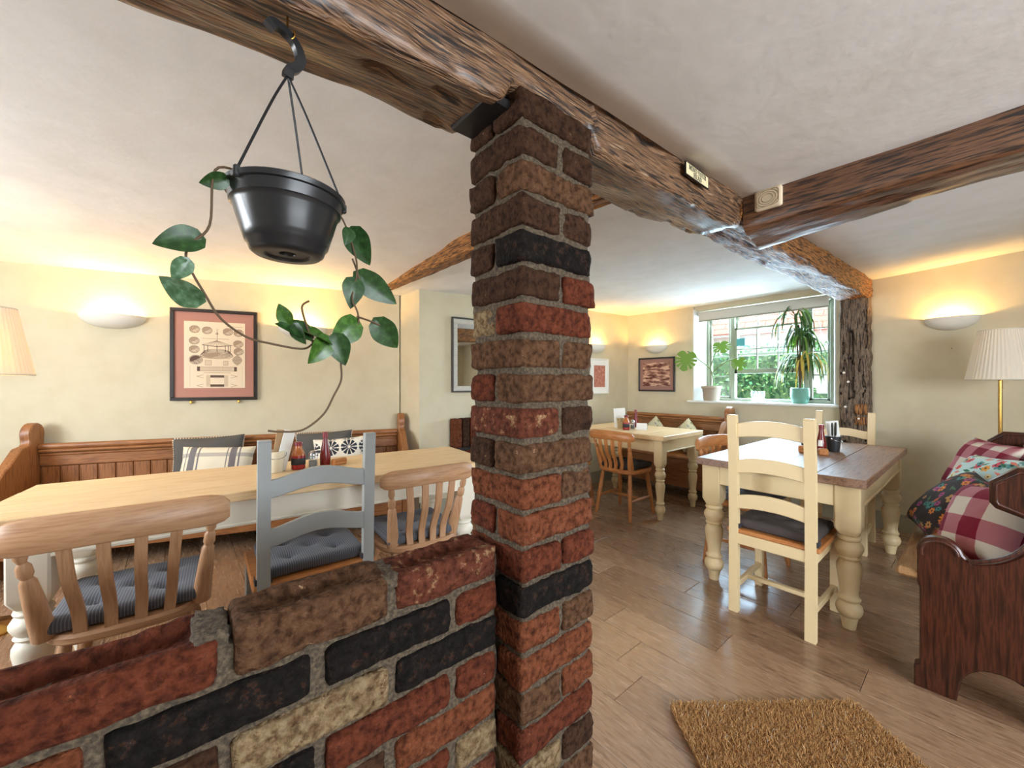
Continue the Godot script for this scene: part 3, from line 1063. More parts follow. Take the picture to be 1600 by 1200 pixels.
# ---------------------------------------------------------------- chairs (facing local -Z)
func ladder_chair(label: String, at: Vector3, turn: float, paint: String, h: float, rails: Array, wave: bool, hw := 0.17, dp := 0.20) -> Node3D:
	var t := thing("ladder_back_chair", label, "chair", at, turn, "")
	var st: SurfaceTool
	for s in [-1, 1]:
		st = S()
		strip(st, curve([Vector3(s * hw, 0, dp), Vector3(s * hw, 0.44, dp - 0.005), Vector3(s * hw, h * 0.75, dp + 0.004), Vector3(s * hw, h, dp + 0.022)], 4), 0.044, 0.034, Vector3.RIGHT)
		bx(st, Vector3(0.046, 0.008, 0.036), Vector3(s * hw, h + 0.002, dp + 0.022), 0.003)
		obj("back_post", st, M[paint], t)
		st = S()
		bx(st, Vector3(0.04, 0.42, 0.04), Vector3(s * (hw + 0.012), 0.21, -dp), 0.004)
		obj("leg", st, M[paint], t)
		st = S()
		bar(st, Vector3(s * hw, 0.13, dp), Vector3(s * (hw + 0.01), 0.13, -dp), 0.022, 0.03, 0.003)
		obj("stretcher", st, M[paint], t)
		st = S()
		bx(st, Vector3(0.02, 0.055, dp * 2 - 0.04), Vector3(s * (hw + 0.012), 0.395, 0), 0.003)
		obj("seat_rail", st, M[paint], t)
		st = S()
		bx(st, Vector3(hw * 2 - 0.02, 0.055, 0.02), Vector3(0, 0.395, s * dp), 0.003)
		obj("seat_rail", st, M[paint], t)
	st = S()
	bar(st, Vector3(-hw, 0.13, 0.02), Vector3(hw, 0.13, 0.02), 0.022, 0.03, 0.003, Vector3.UP)
	obj("stretcher", st, M[paint], t)
	st = S()
	bx(st, Vector3(hw * 2 + 0.075, 0.022, dp * 2 + 0.03), Vector3(0, 0.433, -0.012), 0.006)
	obj("seat", st, M["honey_0"], t)
	for r in rails:
		# r = [lower y, upper y, arch]
		var poly := []
		var n := 14
		for i in n + 1:
			var u := -1.0 + 2.0 * i / n
			var a: float = r[2] * (pow(cos(u * PI * 0.5), 1.6) if wave else 1.0 - u * u)
			poly.append(Vector2(u * (hw - 0.015), r[1] + a))
		for i in n + 1:
			var u := 1.0 - 2.0 * i / n
			var a: float = r[2] * (pow(cos(u * PI * 0.5), 1.6) * 0.9 if wave else (1.0 - u * u) * 0.75)
			poly.append(Vector2(u * (hw - 0.015), r[0] + a))
		st = S()
		extrude(st, poly, 0.018, Transform3D(Basis(), Vector3(0, 0, dp + 0.002 + 0.02 * (r[0] - 0.5))), 0.003)
		obj("back_rail", st, M[paint], t)
	return t

func spindle_chair(label: String, at: Vector3, turn: float, wd: String, crest_h := 0.83, wide := 0.21, crest_w := 0.096) -> Node3D:
	var t := thing("spindle_back_chair", label, "chair", at, turn, "")
	var st: SurfaceTool
	# saddle seat
	var poly := []
	for i in 28:
		var f := TAU * i / 28
		var cx := cos(f)
		var sz := sin(f)
		var px := signf(cx) * pow(absf(cx), 0.55) * 0.215
		var pz := signf(sz) * pow(absf(sz), 0.6) * 0.20
		if sz > 0: px *= 1.0 - 0.1 * sz
		poly.append(Vector2(px, pz))
	st = S()
	extrude(st, poly, 0.034, Transform3D(Basis(Vector3(1, 0, 0), Vector3(0, 0, 1), Vector3(0, -1, 0)), Vector3(0, 0.428, 0)), 0.009)
	obj("seat", st, M[wd + "_0"], t)
	# legs
	for sx in [-1, 1]:
		for sz in [-1, 1]:
			st = S()
			turned(st, Vector3(sx * 0.185, 0, sz * 0.19), Vector3(sx * 0.145, 0.415, sz * 0.135), [[0.012, 0.0], [0.016, 0.1], [0.018, 0.22], [0.015, 0.24], [0.018, 0.26], [0.020, 0.5], [0.021, 0.66], [0.016, 0.70], [0.019, 0.73], [0.019, 0.82], [0.015, 1.0]], 12)
			obj("leg", st, M[wd + "_1"], t)
		st = S()
		turned(st, Vector3(sx * 0.168, 0.17, 0.165), Vector3(sx * 0.168, 0.17, -0.165), [[0.008, 0.0], [0.011, 0.25], [0.015, 0.5], [0.011, 0.75], [0.008, 1.0]], 10)
		obj("stretcher", st, M[wd + "_2"], t)
		# turned back posts
		st = S()
		turned(st, Vector3(sx * (wide - 0.03), 0.44, 0.135), Vector3(sx * (wide + 0.005), crest_h - 0.082, 0.215), [[0.029, 0.0], [0.028, 0.1], [0.024, 0.4], [0.019, 0.62], [0.013, 0.66], [0.018, 0.70], [0.017, 0.78], [0.010, 0.82], [0.016, 0.87], [0.014, 0.94], [0.010, 1.0]], 12)
		obj("back_post", st, M[wd + "_1"], t)
	st = S()
	turned(st, Vector3(-0.165, 0.17, 0), Vector3(0.165, 0.17, 0), [[0.008, 0.0], [0.011, 0.2], [0.016, 0.5], [0.011, 0.8], [0.008, 1.0]], 10)
	obj("stretcher", st, M[wd + "_0"], t)
	for k in 4:
		var u := -1.0 + 2.0 * (k + 1) / 5.0
		var b := Vector3(u * (wide - 0.045), 0.438, 0.185 - 0.03 * u * u)
		var tp := Vector3(u * (wide + 0.0), crest_h - 0.078, 0.248 - 0.035 * u * u)
		st = S()
		strip(st, curve([b, b.lerp(tp, 0.25) + Vector3(0, 0, -0.014), b.lerp(tp, 0.6) + Vector3(0, 0, 0.012), tp], 5), 0.031, 0.013, Vector3.RIGHT)
		obj("back_slat", st, M[wd + "_1"], t)
	# bowed crest rail with rounded ends
	st = S()
	var rings := []
	var n := 30
	for i in n + 1:
		var u := -1.0 + 2.0 * i / n
		var e: float = pow(absf(u), 14.0)
		var z := 0.252 - 0.042 * u * u
		var x := u * (wide + 0.055)
		var y1 := crest_h - 0.008 * u * u - 0.03 * e
		var y0 := crest_h - crest_w + 0.014 * (1.0 - u * u) + 0.022 * e
		var th := 0.011 * (1.0 - 0.35 * e)
		rings.append([Vector3(x, y0, z - th), Vector3(x, y0 + 0.004, z - th - 0.003), Vector3(x, y1 - 0.006, z - th + 0.004), Vector3(x, y1, z), Vector3(x, y1 - 0.006, z + th + 0.006), Vector3(x, y0 + 0.004, z + th), Vector3(x, y0, z + th - 0.003)])
	loft(st, rings, true)
	obj("crest_rail", st, M[wd + "_0"], t)
	return t

func seat_pad(label: String, at: Vector3, turn: float, m: String, w := 0.385, d := 0.37, hw := 0.17, zp := 0.19, group := ""):
	var t := thing("seat_cushion", label, "cushion", at, turn, group)
	var size := Vector3(w, 0.046, d)
	var tufts := [Vector2(0, 0), Vector2(-0.09, -0.08), Vector2(0.09, -0.08), Vector2(-0.09, 0.08), Vector2(0.09, 0.08)]
	var fn := func(p: Vector3, c: Vector3) -> Vector3:
		var q := rounded(p, size, 0.018)
		if c.y > 0.9:
			q.y += 0.006 * (1.0 - c.x * c.x) * (1.0 - c.z * c.z)
			for f in tufts:
				var dd: float = Vector2(q.x, q.z).distance_squared_to(f)
				q.y -= 0.016 * exp(-dd / 0.0006)
				q.y -= 0.006 * exp(-dd / 0.003)
		return q + Vector3(0, 0.024, 0)
	obj("pad", rbox(size, Vector3i(26, 4, 26), fn), M[m], t)
	for f in tufts:
		var st := S()
		lathe(st, [Vector2(0, 0), Vector2(0.007, 0), Vector2(0.006, 0.003), Vector2(0, 0.004)], Vector3(f.x, 0.029, f.y), 8)
		obj("button", st, M.tape, t)
	for s in [-1, 1]:
		var st := S()
		bx(st, Vector3(0.055, 0.024, 0.003), Vector3(s * hw, 0.016, zp + 0.022), 0.001)
		bx(st, Vector3(0.003, 0.024, 0.05), Vector3(s * (hw + 0.027), 0.016, zp - 0.002), 0.001)
		bx(st, Vector3(0.003, 0.024, 0.05), Vector3(s * (hw - 0.027), 0.016, zp - 0.002), 0.001)
		obj("tie_strap", st, M.tape, t)

func build_chairs():
	# right: cream ladder backs at the chunky table
	var rails3 := [[0.935, 1.008, 0.022], [0.745, 0.815, 0.022], [0.555, 0.625, 0.022]]
	ladder_chair("cream three-rail ladder-back chair with its back to the viewer", Vector3(2.5, 0, -0.700), -PI / 2, "cream_paint", 1.05, rails3, false, 0.17, 0.205)
	seat_pad("plain slate seat pad on the near cream ladder-back chair", Vector3(2.5, 0.445, -0.700), -PI / 2, "slate_cloth", 0.37, 0.36, 0.17, 0.185)
	ladder_chair("cream ladder-back chair at the far end of chunky table", Vector3(3.92, 0, -0.73), PI / 2, "cream_paint", 0.99, [[0.785, 0.845, 0.022], [0.60, 0.66, 0.02]], true, 0.165, 0.19)
	# left: at the long table
	spindle_chair("pale beech spindle-back chair nearest the viewer at long table", Vector3(-0.118, 0, -1.985), -0.07, "beech", 0.838, 0.22, 0.118)
	seat_pad("pinstriped seat pad on the nearest pale beech chair", Vector3(-0.118, 0.446, -2.0), -0.07, "pinstripe", 0.385, 0.36, 0.185, 0.135, "")
	ladder_chair("grey painted ladder-back chair between two pale beech chairs", Vector3(0.455, 0, -1.975), -0.04, "grey_paint", 1.0, [[0.778, 0.848, 0.034], [0.588, 0.658, 0.034]], true, 0.198, 0.20)
	seat_pad("pinstriped tufted seat pad on the grey ladder-back chair", Vector3(0.455, 0.445, -1.985), -0.04, "pinstripe", 0.40, 0.36, 0.198, 0.19, "")
	spindle_chair("pale beech spindle-back chair beside the brick pillar", Vector3(0.955, 0, -1.955), -0.08, "beech", 0.825, 0.185)
	seat_pad("pinstriped seat pad on beech chair beside brick pillar", Vector3(0.955, 0.446, -1.965), -0.08, "pinstripe", 0.37, 0.35, 0.155, 0.135, "")
	# far: honey spindle backs
	spindle_chair("honey pine spindle-back chair at the small pale table", Vector3(3.23, 0, -2.19), -PI / 2, "honey", 0.80, 0.185)
	seat_pad("black seat pad on honey chair at small pale table", Vector3(3.24, 0.446, -2.19), -PI / 2, "black_cloth", 0.36, 0.35, 0.155, 0.135)
	spindle_chair("honey spindle-back chair at far side of chunky table", Vector3(2.97, 0, -1.05), PI - 0.06, "honey", 0.845, 0.195)
	seat_pad("blue-grey seat pad on honey chair at chunky table", Vector3(2.97, 0.446, -1.04), PI - 0.06, "pinstripe", 0.36, 0.35, 0.165, 0.135)
	spindle_chair("honey spindle-back chair half hidden behind the brick pillar", Vector3(3.02, 0, -2.73), -PI / 2 - 0.1, "honey", 0.80, 0.185)
	seat_pad("black seat pad on chair half hidden by pillar", Vector3(3.03, 0.446, -2.73), -PI / 2 - 0.1, "black_cloth", 0.36, 0.35, 0.155, 0.135)

# ---------------------------------------------------------------- benches
func end_panel(st: SurfaceTool, poly: Array, thick: float, at_x: float):
	# outline given as (forward, up): forward is local +Z
	extrude(st, poly, thick, Transform3D(Basis(Vector3(0, 0, 1), Vector3(0, 1, 0), Vector3(-1, 0, 0)), Vector3(at_x, 0, 0)), 0.006)

func arc(c: Vector2, r: float, a0: float, a1: float, n: int) -> Array:
	var out := []
	for i in n + 1:
		var f := lerpf(a0, a1, float(i) / n)
		out.append(c + Vector2(cos(f), sin(f)) * r)
	return out

func bench(label: String, at: Vector3, turn: float, l: float, h: float, wd: String, ends: Array, end_h: float, boards: int):
	# local X along the bench from 0 to l, +Z to the room, back at z = 0.03
	var t := thing("pew_bench", label, "bench", at, turn, "")
	var st := S()
	bx(st, Vector3(l, 0.035, 0.40), Vector3(l / 2, 0.435, 0.25), 0.01)
	obj("seat", st, M[wd + "_0"], t)
	st = S()
	bx(st, Vector3(l, 0.30, 0.025), Vector3(l / 2, 0.27, 0.40), 0.004)
	obj("seat_front", st, M[wd + "_0"], t)
	st = S()
	lathe(st, [Vector2(0, 0), Vector2(0.022, 0), Vector2(0.022, l), Vector2(0, l)], Vector3(0, h - 0.02, 0.055), 12, Basis(Vector3(0, -1, 0), Vector3(1, 0, 0), Vector3(0, 0, 1)))
	bx(st, Vector3(l, 0.022, 0.05), Vector3(l / 2, h - 0.05, 0.055), 0.008)
	bx(st, Vector3(l, 0.018, 0.036), Vector3(l / 2, h - 0.075, 0.05), 0.006)
	obj("top_rail", st, M[wd + "_0"], t)
	st = S()
	bx(st, Vector3(l, 0.075, 0.026), Vector3(l / 2, h - 0.12, 0.046), 0.004)
	obj("back_rail", st, M[wd + "_0"], t)
	var bw := l / boards
	st = S()
	bx(st, Vector3(bw - 0.004, h - 0.16 - 0.45, 0.016), Vector3.ZERO, 0.004)
	var bm := mesh_of(st)
	for k in boards:
		put("back_board", bm, M[wd + "_1"], t, Vector3(bw * (k + 0.5), (0.45 + h - 0.16) * 0.5, 0.04))
	var poly := [Vector2(0.0, 0), Vector2(0.43, 0), Vector2(0.43, 0.40)]
	for p in arc(Vector2(0.24, 0.52), 0.19, -0.4, 1.15, 8): poly.append(p)
	poly.append_array([Vector2(0.215, end_h - 0.16), Vector2(0.15, end_h - 0.15), Vector2(0.135, end_h - 0.135)])
	for p in arc(Vector2(0.07, end_h - 0.075), 0.075, -0.35, PI + 0.2, 10): poly.append(p)
	poly.append(Vector2(0.0, end_h - 0.13))
	for e in ends:
		st = S()
		end_panel(st, poly, 0.055, e)
		var p := obj("end_panel", st, M[wd + "_1"], t)
		if absf(e) < 0.0: p.name = "end_panel"
	return t

func build_benches():
	# along the left wall; local X follows the wall
	bench("long chestnut pew bench against the left wall", Vector3(-0.722 - 0.292 * 0.03, 0, -4.330 + 0.956 * 0.03), WL_ANG, 2.42, 0.80, "chestnut", [-0.03, 2.45], 0.95, 24)
	# under the window
	bench("chestnut pew bench under the window behind small table", Vector3(4.52, 0, -2.98), -PI / 2, 1.22, 0.865, "chestnut", [1.25], 0.98, 11)
	# carved pew on the right, facing away to the left; local X towards the window, +Z to the table
	var t := thing("carved_pew", "dark carved mahogany pew with octagonal end panels", "pew", Vector3(2.30, 0, 0.30), PI, "")
	t.rotation.y = PI
	t.position = Vector3(2.30, 0, 0.26)
	# after the half turn local X points to -X: build along -X
	var pl := 1.70
	var poly := [Vector2(-0.12, 0.0)]
	poly.append_array([Vector2(0.10, 0.0), Vector2(0.13, 0.03)])
	poly.append_array(arc(Vector2(0.22, 0.06), 0.10, PI - 0.2, 0.2, 10))
	poly.append_array([Vector2(0.33, 0.0), Vector2(0.445, 0.0), Vector2(0.445, 0.085), Vector2(0.43, 0.095), Vector2(0.43, 0.40), Vector2(0.437, 0.42), Vector2(0.437, 0.55)])
	poly.append_array(arc(Vector2(0.375, 0.552), 0.064, 0.0, PI * 0.93, 10))
	poly.append_array(arc(Vector2(0.335, 0.735), 0.20, -PI * 0.57, -PI * 0.86, 9))
	poly.append_array([Vector2(0.165, 0.74), Vector2(0.235, 0.765), Vector2(0.25, 0.785), Vector2(0.25, 0.86), Vector2(0.185, 0.92), Vector2(0.05, 0.92), Vector2(-0.01, 0.86), Vector2(-0.01, 0.78), Vector2(0.0, 0.76), Vector2(-0.06, 0.5)])
	for ex in [-0.01, -1.69]:
		var st := S()
		end_panel(st, poly, 0.05, ex)
		var p := obj("end_panel", st, M.mahogany_1, t)
		# raised mouldings following the scroll and the octagon
		for path in [[Vector2(0.165, 0.755), Vector2(0.228, 0.78), Vector2(0.235, 0.79), Vector2(0.235, 0.855), Vector2(0.18, 0.905), Vector2(0.055, 0.905), Vector2(0.005, 0.855)], arc(Vector2(0.375, 0.552), 0.050, -0.3, PI * 0.95, 12), arc(Vector2(0.335, 0.735), 0.188, -PI * 0.56, -PI * 0.86, 10)]:
			var pts := []
			for q in path: pts.append(Vector3(ex + 0.026, q.y, q.x))
			var s2 := S()
			tube(s2, pts, 0.007, 6)
			obj("moulding", s2, M.mahogany_1, p)
	var st := S()
	bx(st, Vector3(pl + 0.06, 0.036, 0.40), Vector3(-pl / 2 - 0.02, 0.445, 0.30), 0.01)
	obj("seat", st, wood("pew_seat", [C(120, 84, 52), C(156, 116, 76), C(176, 138, 96)], 0, 0.35), t)
	st = S()
	bx(st, Vector3(0.05, 0.40, 0.03), Vector3(-0.06, 0.24, 0.40), 0.006)
	bx(st, Vector3(pl - 0.1, 0.10, 0.03), Vector3(-pl / 2, 0.37, 0.38), 0.006)
	obj("seat_front", st, M.mahogany_0, t)
	st = S()
	bx(st, Vector3(pl - 0.05, 0.40, 0.022), Vector3(-pl / 2, 0.63, 0.10), 0.004, Basis(Vector3.RIGHT, -0.13))
	obj("back_panel", st, M.mahogany_0, t)
	st = S()
	bx(st, Vector3(pl - 0.05, 0.035, 0.07), Vector3(-pl / 2, 0.84, 0.075), 0.012)
	obj("top_rail", st, wood("pew_rail", [C(96, 70, 52), C(128, 98, 76), C(150, 120, 96)], 0, 0.3), t)

# ---------------------------------------------------------------- lamps
func half_bowl(a: float, b: float, h: float, th: float) -> SurfaceTool:
	# open-topped quarter ellipsoid against a wall at z = 0
	var st := S()
	var n := 20
	var m := 8
	var pt := func(i: int, j: int, k: float) -> Vector3:
		var f := PI * i / n
		var g := PI * 0.5 * j / m
		return Vector3(cos(f) * (a - k) * cos(g), -sin(g) * (h - k), sin(f) * (b - k) * cos(g))
	for i in n:
		for j in m:
			for k in [0.0, th]:
				var q := [pt.call(i, j, k), pt.call(i + 1, j, k), pt.call(i + 1, j + 1, k), pt.call(i, j + 1, k)]
				if j == m - 1: q = [q[0], q[1], q[2]]
				var c: Vector3 = q[0] + Vector3(0, -0.001, 0.001)
				face(st, q, c if k == 0.0 else -c, 0 if k == 0.0 else 1)
		face(st, [pt.call(i, 0, 0.0), pt.call(i + 1, 0, 0.0), pt.call(i + 1, 0, th), pt.call(i, 0, th)], Vector3.UP, 2)
	return st

func sconce(label: String, at: Vector3, turn: float, e: float, a := 0.15):
	var t := thing("wall_sconce", label, "wall light", at, turn, "half-bowl plaster wall lights")
	obj("bowl", half_bowl(a, a * 0.72, 0.10, 0.006), M.plaster_lamp, t)
	var st := S()
	bx(st, Vector3(0.10, 0.05, 0.012), Vector3(0, -0.04, 0.007), 0.003)
	obj("back_plate", st, M.plaster_lamp, t)
	st = S()
	lathe(st, [Vector2(0, 0), Vector2(0.012, 0.004), Vector2(0.02, 0.02), Vector2(0.018, 0.034), Vector2(0, 0.044)], Vector3(0, -0.052, 0.055), 10)
	obj("light_bulb", st, M.lamp_glow, t)
	var l := OmniLight3D.new()
	l.name = "sconce_light"
	l.position = Vector3(0, -0.030, 0.055)
	l.light_color = Color(1.0, 0.78, 0.46)
	l.light_energy = e
	l.light_size = 0.02
	l.omni_range = 12.0
	l.omni_attenuation = 2.0
	l.shadow_enabled = true
	t.add_child(l)

func floor_lamp(label: String, at: Vector3, lit: float, y0: float, r0: float, r1: float, hh: float):
	var t := thing("floor_lamp", label, "lamp", at, 0.3, "")
	var st := S()
	lathe(st, [Vector2(0, 0), Vector2(0.13, 0), Vector2(0.13, 0.012), Vector2(0.05, 0.026), Vector2(0.02, 0.04), Vector2(0, 0.04)], Vector3.ZERO, 24)
	obj("base", st, M.brass, t)
	st = S()
	lathe(st, [Vector2(0, 0.03), Vector2(0.011, 0.03), Vector2(0.011, 0.84), Vector2(0.015, 0.845), Vector2(0.015, 0.86), Vector2(0.010, 0.865), Vector2(0.010, y0 + 0.06), Vector2(0, y0 + 0.06)], Vector3.ZERO, 14)
	obj("pole", st, M.brass, t)
	# pleated shade, open above and below
	st = S()
	var n := 96
	for i in n:
		var f0 := TAU * i / n
		var f1 := TAU * (i + 1) / n
		var k0 := 0.0025 if i % 2 == 0 else 0.0
		var k1 := 0.0 if i % 2 == 0 else 0.0025
		var p := func(f: float, r: float, y: float) -> Vector3: return Vector3(cos(f) * r, y, sin(f) * r)
		face(st, [p.call(f0, r0 + k0, y0), p.call(f1, r0 + k1, y0), p.call(f1, r1 + k1, y0 + hh), p.call(f0, r1 + k0, y0 + hh)], p.call((f0 + f1) / 2, 1, 0), -1)
		face(st, [p.call(f0, r0 - 0.003, y0), p.call(f1, r0 - 0.003, y0), p.call(f1, r1 - 0.003, y0 + hh), p.call(f0, r1 - 0.003, y0 + hh)], -p.call((f0 + f1) / 2, 1, 0), 1)
	obj("lamp_shade", st, M.shade_cloth, t)
	st = S()
	for e in [[r0, y0], [r1, y0 + hh]]:
		var pts := []
		for i in 41: pts.append(Vector3(cos(TAU * i / 40) * e[0], e[1], sin(TAU * i / 40) * e[0]))
		tube(st, pts, 0.004, 6)
	obj("shade_trim", st, M.cream_cloth, t)
	st = S()
	for k in 3:
		var f := TAU * k / 3
		tube(st, [Vector3(0, y0 + 0.05, 0), Vector3(cos(f) * (r0 - 0.012), y0 + 0.02, sin(f) * (r0 - 0.012))], 0.0016, 5)
	obj("shade_ring", st, M.brass, t)
	st = S()
	lathe(st, [Vector2(0, 0), Vector2(0.012, 0.004), Vector2(0.03, 0.04), Vector2(0.028, 0.065), Vector2(0, 0.09)], Vector3(0, y0 + 0.06, 0), 12)
	obj("light_bulb", st, M.lamp_glow if lit > 0 else M.chalk, t)
	st = S()
	tube(st, [Vector3(0.03, y0 + 0.06, 0.02), Vector3(0.03, y0 - 0.055, 0.02)], 0.0012, 5)
	lathe(st, [Vector2(0, 0), Vector2(0.004, 0.002), Vector2(0.004, 0.008), Vector2(0, 0.012)], Vector3(0.03, y0 - 0.065, 0.02), 8)
	obj("pull_cord", st, M.brass, t)
	if lit > 0:
		var l := OmniLight3D.new()
		l.name = "floor_lamp_light"
		l.position = Vector3(0, y0 + 0.105, 0)
		l.light_color = Color(1.0, 0.86, 0.62)
		l.light_energy = lit
		l.light_size = 0.028
		l.omni_range = 12.0
		l.omni_attenuation = 2.0
		l.shadow_enabled = true
		t.add_child(l)

func build_lamps():
	var g := flat("lamp_glow", C(255, 236, 190), 0.5)
	g.emission_enabled = true
	g.emission = Color(1.0, 0.84, 0.52)
	g.emission_energy_multiplier = 4.0
	var s := flat("shade_cloth", C(244, 239, 224), 0.9)
	s.backlight_enabled = true
	s.backlight = C(200, 180, 140)
	var e := 0.45
	sconce("half-bowl wall light left of the engraving, above pew bench", wl(0.60, 1.735, 0.0), WL_ANG, e, 0.195)
	sconce("half-bowl wall light behind the trailing plant", wl(1.87, 1.715, 0.0), WL_ANG, e, 0.195)
	sconce("half-bowl wall light above the white framed picture", Vector3(3.96, 1.705, -3.109), WM_ANG, e * 0.5)
	sconce("half-bowl wall light above the dark framed picture", Vector3(4.58, 1.70, -2.645), -PI / 2, e * 0.5)
	sconce("half-bowl wall light above the right floor lamp", Vector3(4.58, 1.735, -0.165), -PI / 2, e * 0.62)
	floor_lamp("unlit brass floor lamp with pleated shade behind carved pew", Vector3(4.2, 0, 0.066), 0.0, 1.25, 0.158, 0.098, 0.33)
	floor_lamp("lit floor lamp with pleated shade at left picture edge", Vector3(-0.73, 0, -3.16), 0.09, 1.267, 0.158, 0.098, 0.33)

func wl(s: float, y: float, off: float) -> Vector3:
	# a point along the left wall, s metres from its mark, off metres into the room
	return Vector3(-0.95 + 0.956 * s - 0.292 * off, y, -4.40 + 0.292 * s + 0.956 * off)

# ---------------------------------------------------------------- pictures, mirror, fireplace
func frame(t: Node3D, w: float, h: float, bw: float, dp: float, m: Material):
	for s in [-1, 1]:
		var st := S()
		bx(st, Vector3(w, bw, dp), Vector3(0, s * (h - bw) * 0.5, dp * 0.5), 0.003)
		obj("frame_bar", st, m, t)
		st = S()
		bx(st, Vector3(bw, h - bw * 2 + 0.001, dp), Vector3(s * (w - bw) * 0.5, 0, dp * 0.5), 0.003)
		obj("frame_bar", st, m, t)

func sheet(t: Node3D, called: String, w: float, h: float, z: float, m: Material) -> MeshInstance3D:
	var q := PlaneMesh.new()
	q.orientation = PlaneMesh.FACE_Z
	q.size = Vector2(w, h)
	return put(called, q, m, t, Vector3(0, 0, z))

func ln(im: Image, a: Vector2, b: Vector2, c: Color, w := 1):
	var n := int(a.distance_to(b)) + 1
	for i in n + 1:
		var p := a.lerp(b, float(i) / n)
		im.fill_rect(Rect2i(int(p.x), int(p.y), w, w), c)

func oval(im: Image, c: Vector2, r: Vector2, col: Color, fill := Color.TRANSPARENT):
	for i in 160:
		var f := TAU * i / 160
		var p := c + Vector2(cos(f) * r.x, sin(f) * r.y)
		im.fill_rect(Rect2i(int(p.x), int(p.y), 2, 2), col)
	if fill.a > 0:
		for y in range(-int(r.y), int(r.y)):
			for x in range(-int(r.x), int(r.x)):
				if Vector2(x / r.x, y / r.y).length() < 0.9 and (x * 7 + y * 13 + (x * y) % 5) % 4 < 2:
					im.set_pixel(int(c.x) + x, int(c.y) + y, fill)

func engraving() -> Image:
	var im := Image.create(300, 360, false, Image.FORMAT_RGB8)
	im.fill(C(222, 204, 176))
	var k := C(88, 68, 54)
	var g := C(160, 136, 112)
	for p in [Vector2(50, 42), Vector2(110, 46), Vector2(212, 50), Vector2(266, 54), Vector2(48, 104), Vector2(48, 150), Vector2(264, 116), Vector2(266, 158)]:
		oval(im, p, Vector2(24, 19), k, g)
		oval(im, p, Vector2(17, 13), g)
	oval(im, Vector2(56, 206), Vector2(32, 24), k, k)
	for i in 40:
		var u := i / 39.0
		var hw := 25.0 * sin(u * PI)
		ln(im, Vector2(260 - hw, 176 + 60 * u), Vector2(260 + hw, 176 + 60 * u), k if i % 3 == 0 else g)
	# market cross: roof, finial, posts, round steps
	ln(im, Vector2(158, 36), Vector2(158, 100), k, 2)
	oval(im, Vector2(158, 62), Vector2(5, 4), k)
	for i in 18:
		var u := i / 17.0
		ln(im, Vector2(158, 100), Vector2(86 + 146 * u, 124 + 8 * sin(u * PI)), k if i % 2 == 0 else g)
	ln(im, Vector2(86, 124), Vector2(158, 133), k, 3)
	ln(im, Vector2(158, 133), Vector2(232, 124), k, 3)
	for x in [94, 112, 157, 198, 212, 224]:
		ln(im, Vector2(x, 126), Vector2(x, 160), k, 3)
	for r in 5:
		oval(im, Vector2(157, 162 + r * 5), Vector2(64 + r * 4, 14 + r), k, g if r == 4 else Color.TRANSPARENT)
	ln(im, Vector2(86, 90), Vector2(216, 90), g, 2)
	# plans below
	for r in [Rect2i(100, 208, 32, 28), Rect2i(188, 212, 26, 24), Rect2i(64, 244, 190, 24)]:
		im.fill_rect(r, g)
		im.fill_rect(r.grow(-2), C(206, 186, 158))
	im.fill_rect(Rect2i(62, 244, 14, 24), k)
	im.fill_rect(Rect2i(244, 244, 14, 24), k)
	for i in 22: ln(im, Vector2(80 + i * 7, 246), Vector2(80 + i * 7, 266), g)
	ln(im, Vector2(92, 276), Vector2(226, 276), g, 2)
	for y in [296, 346]:
		ln(im, Vector2(60, y), Vector2(90, y - 8), g, 2)
		ln(im, Vector2(60, y), Vector2(90, y + 8), g, 2)
		ln(im, Vector2(258, y), Vector2(228, y - 8), g, 2)
		ln(im, Vector2(258, y), Vector2(228, y + 8), g, 2)
		im.fill_rect(Rect2i(126, y - 6, 68, 13), k)
	for x in [106, 194]:
		im.fill_rect(Rect2i(x, 290, 20, 62), C(198, 178, 150))
	for r in [Rect2i(28, 240, 1, 112), Rect2i(284, 240, 1, 112)]: im.fill_rect(r, g)
	ln(im, Vector2(205, 20), Vector2(284, 22), g, 2)
	return im

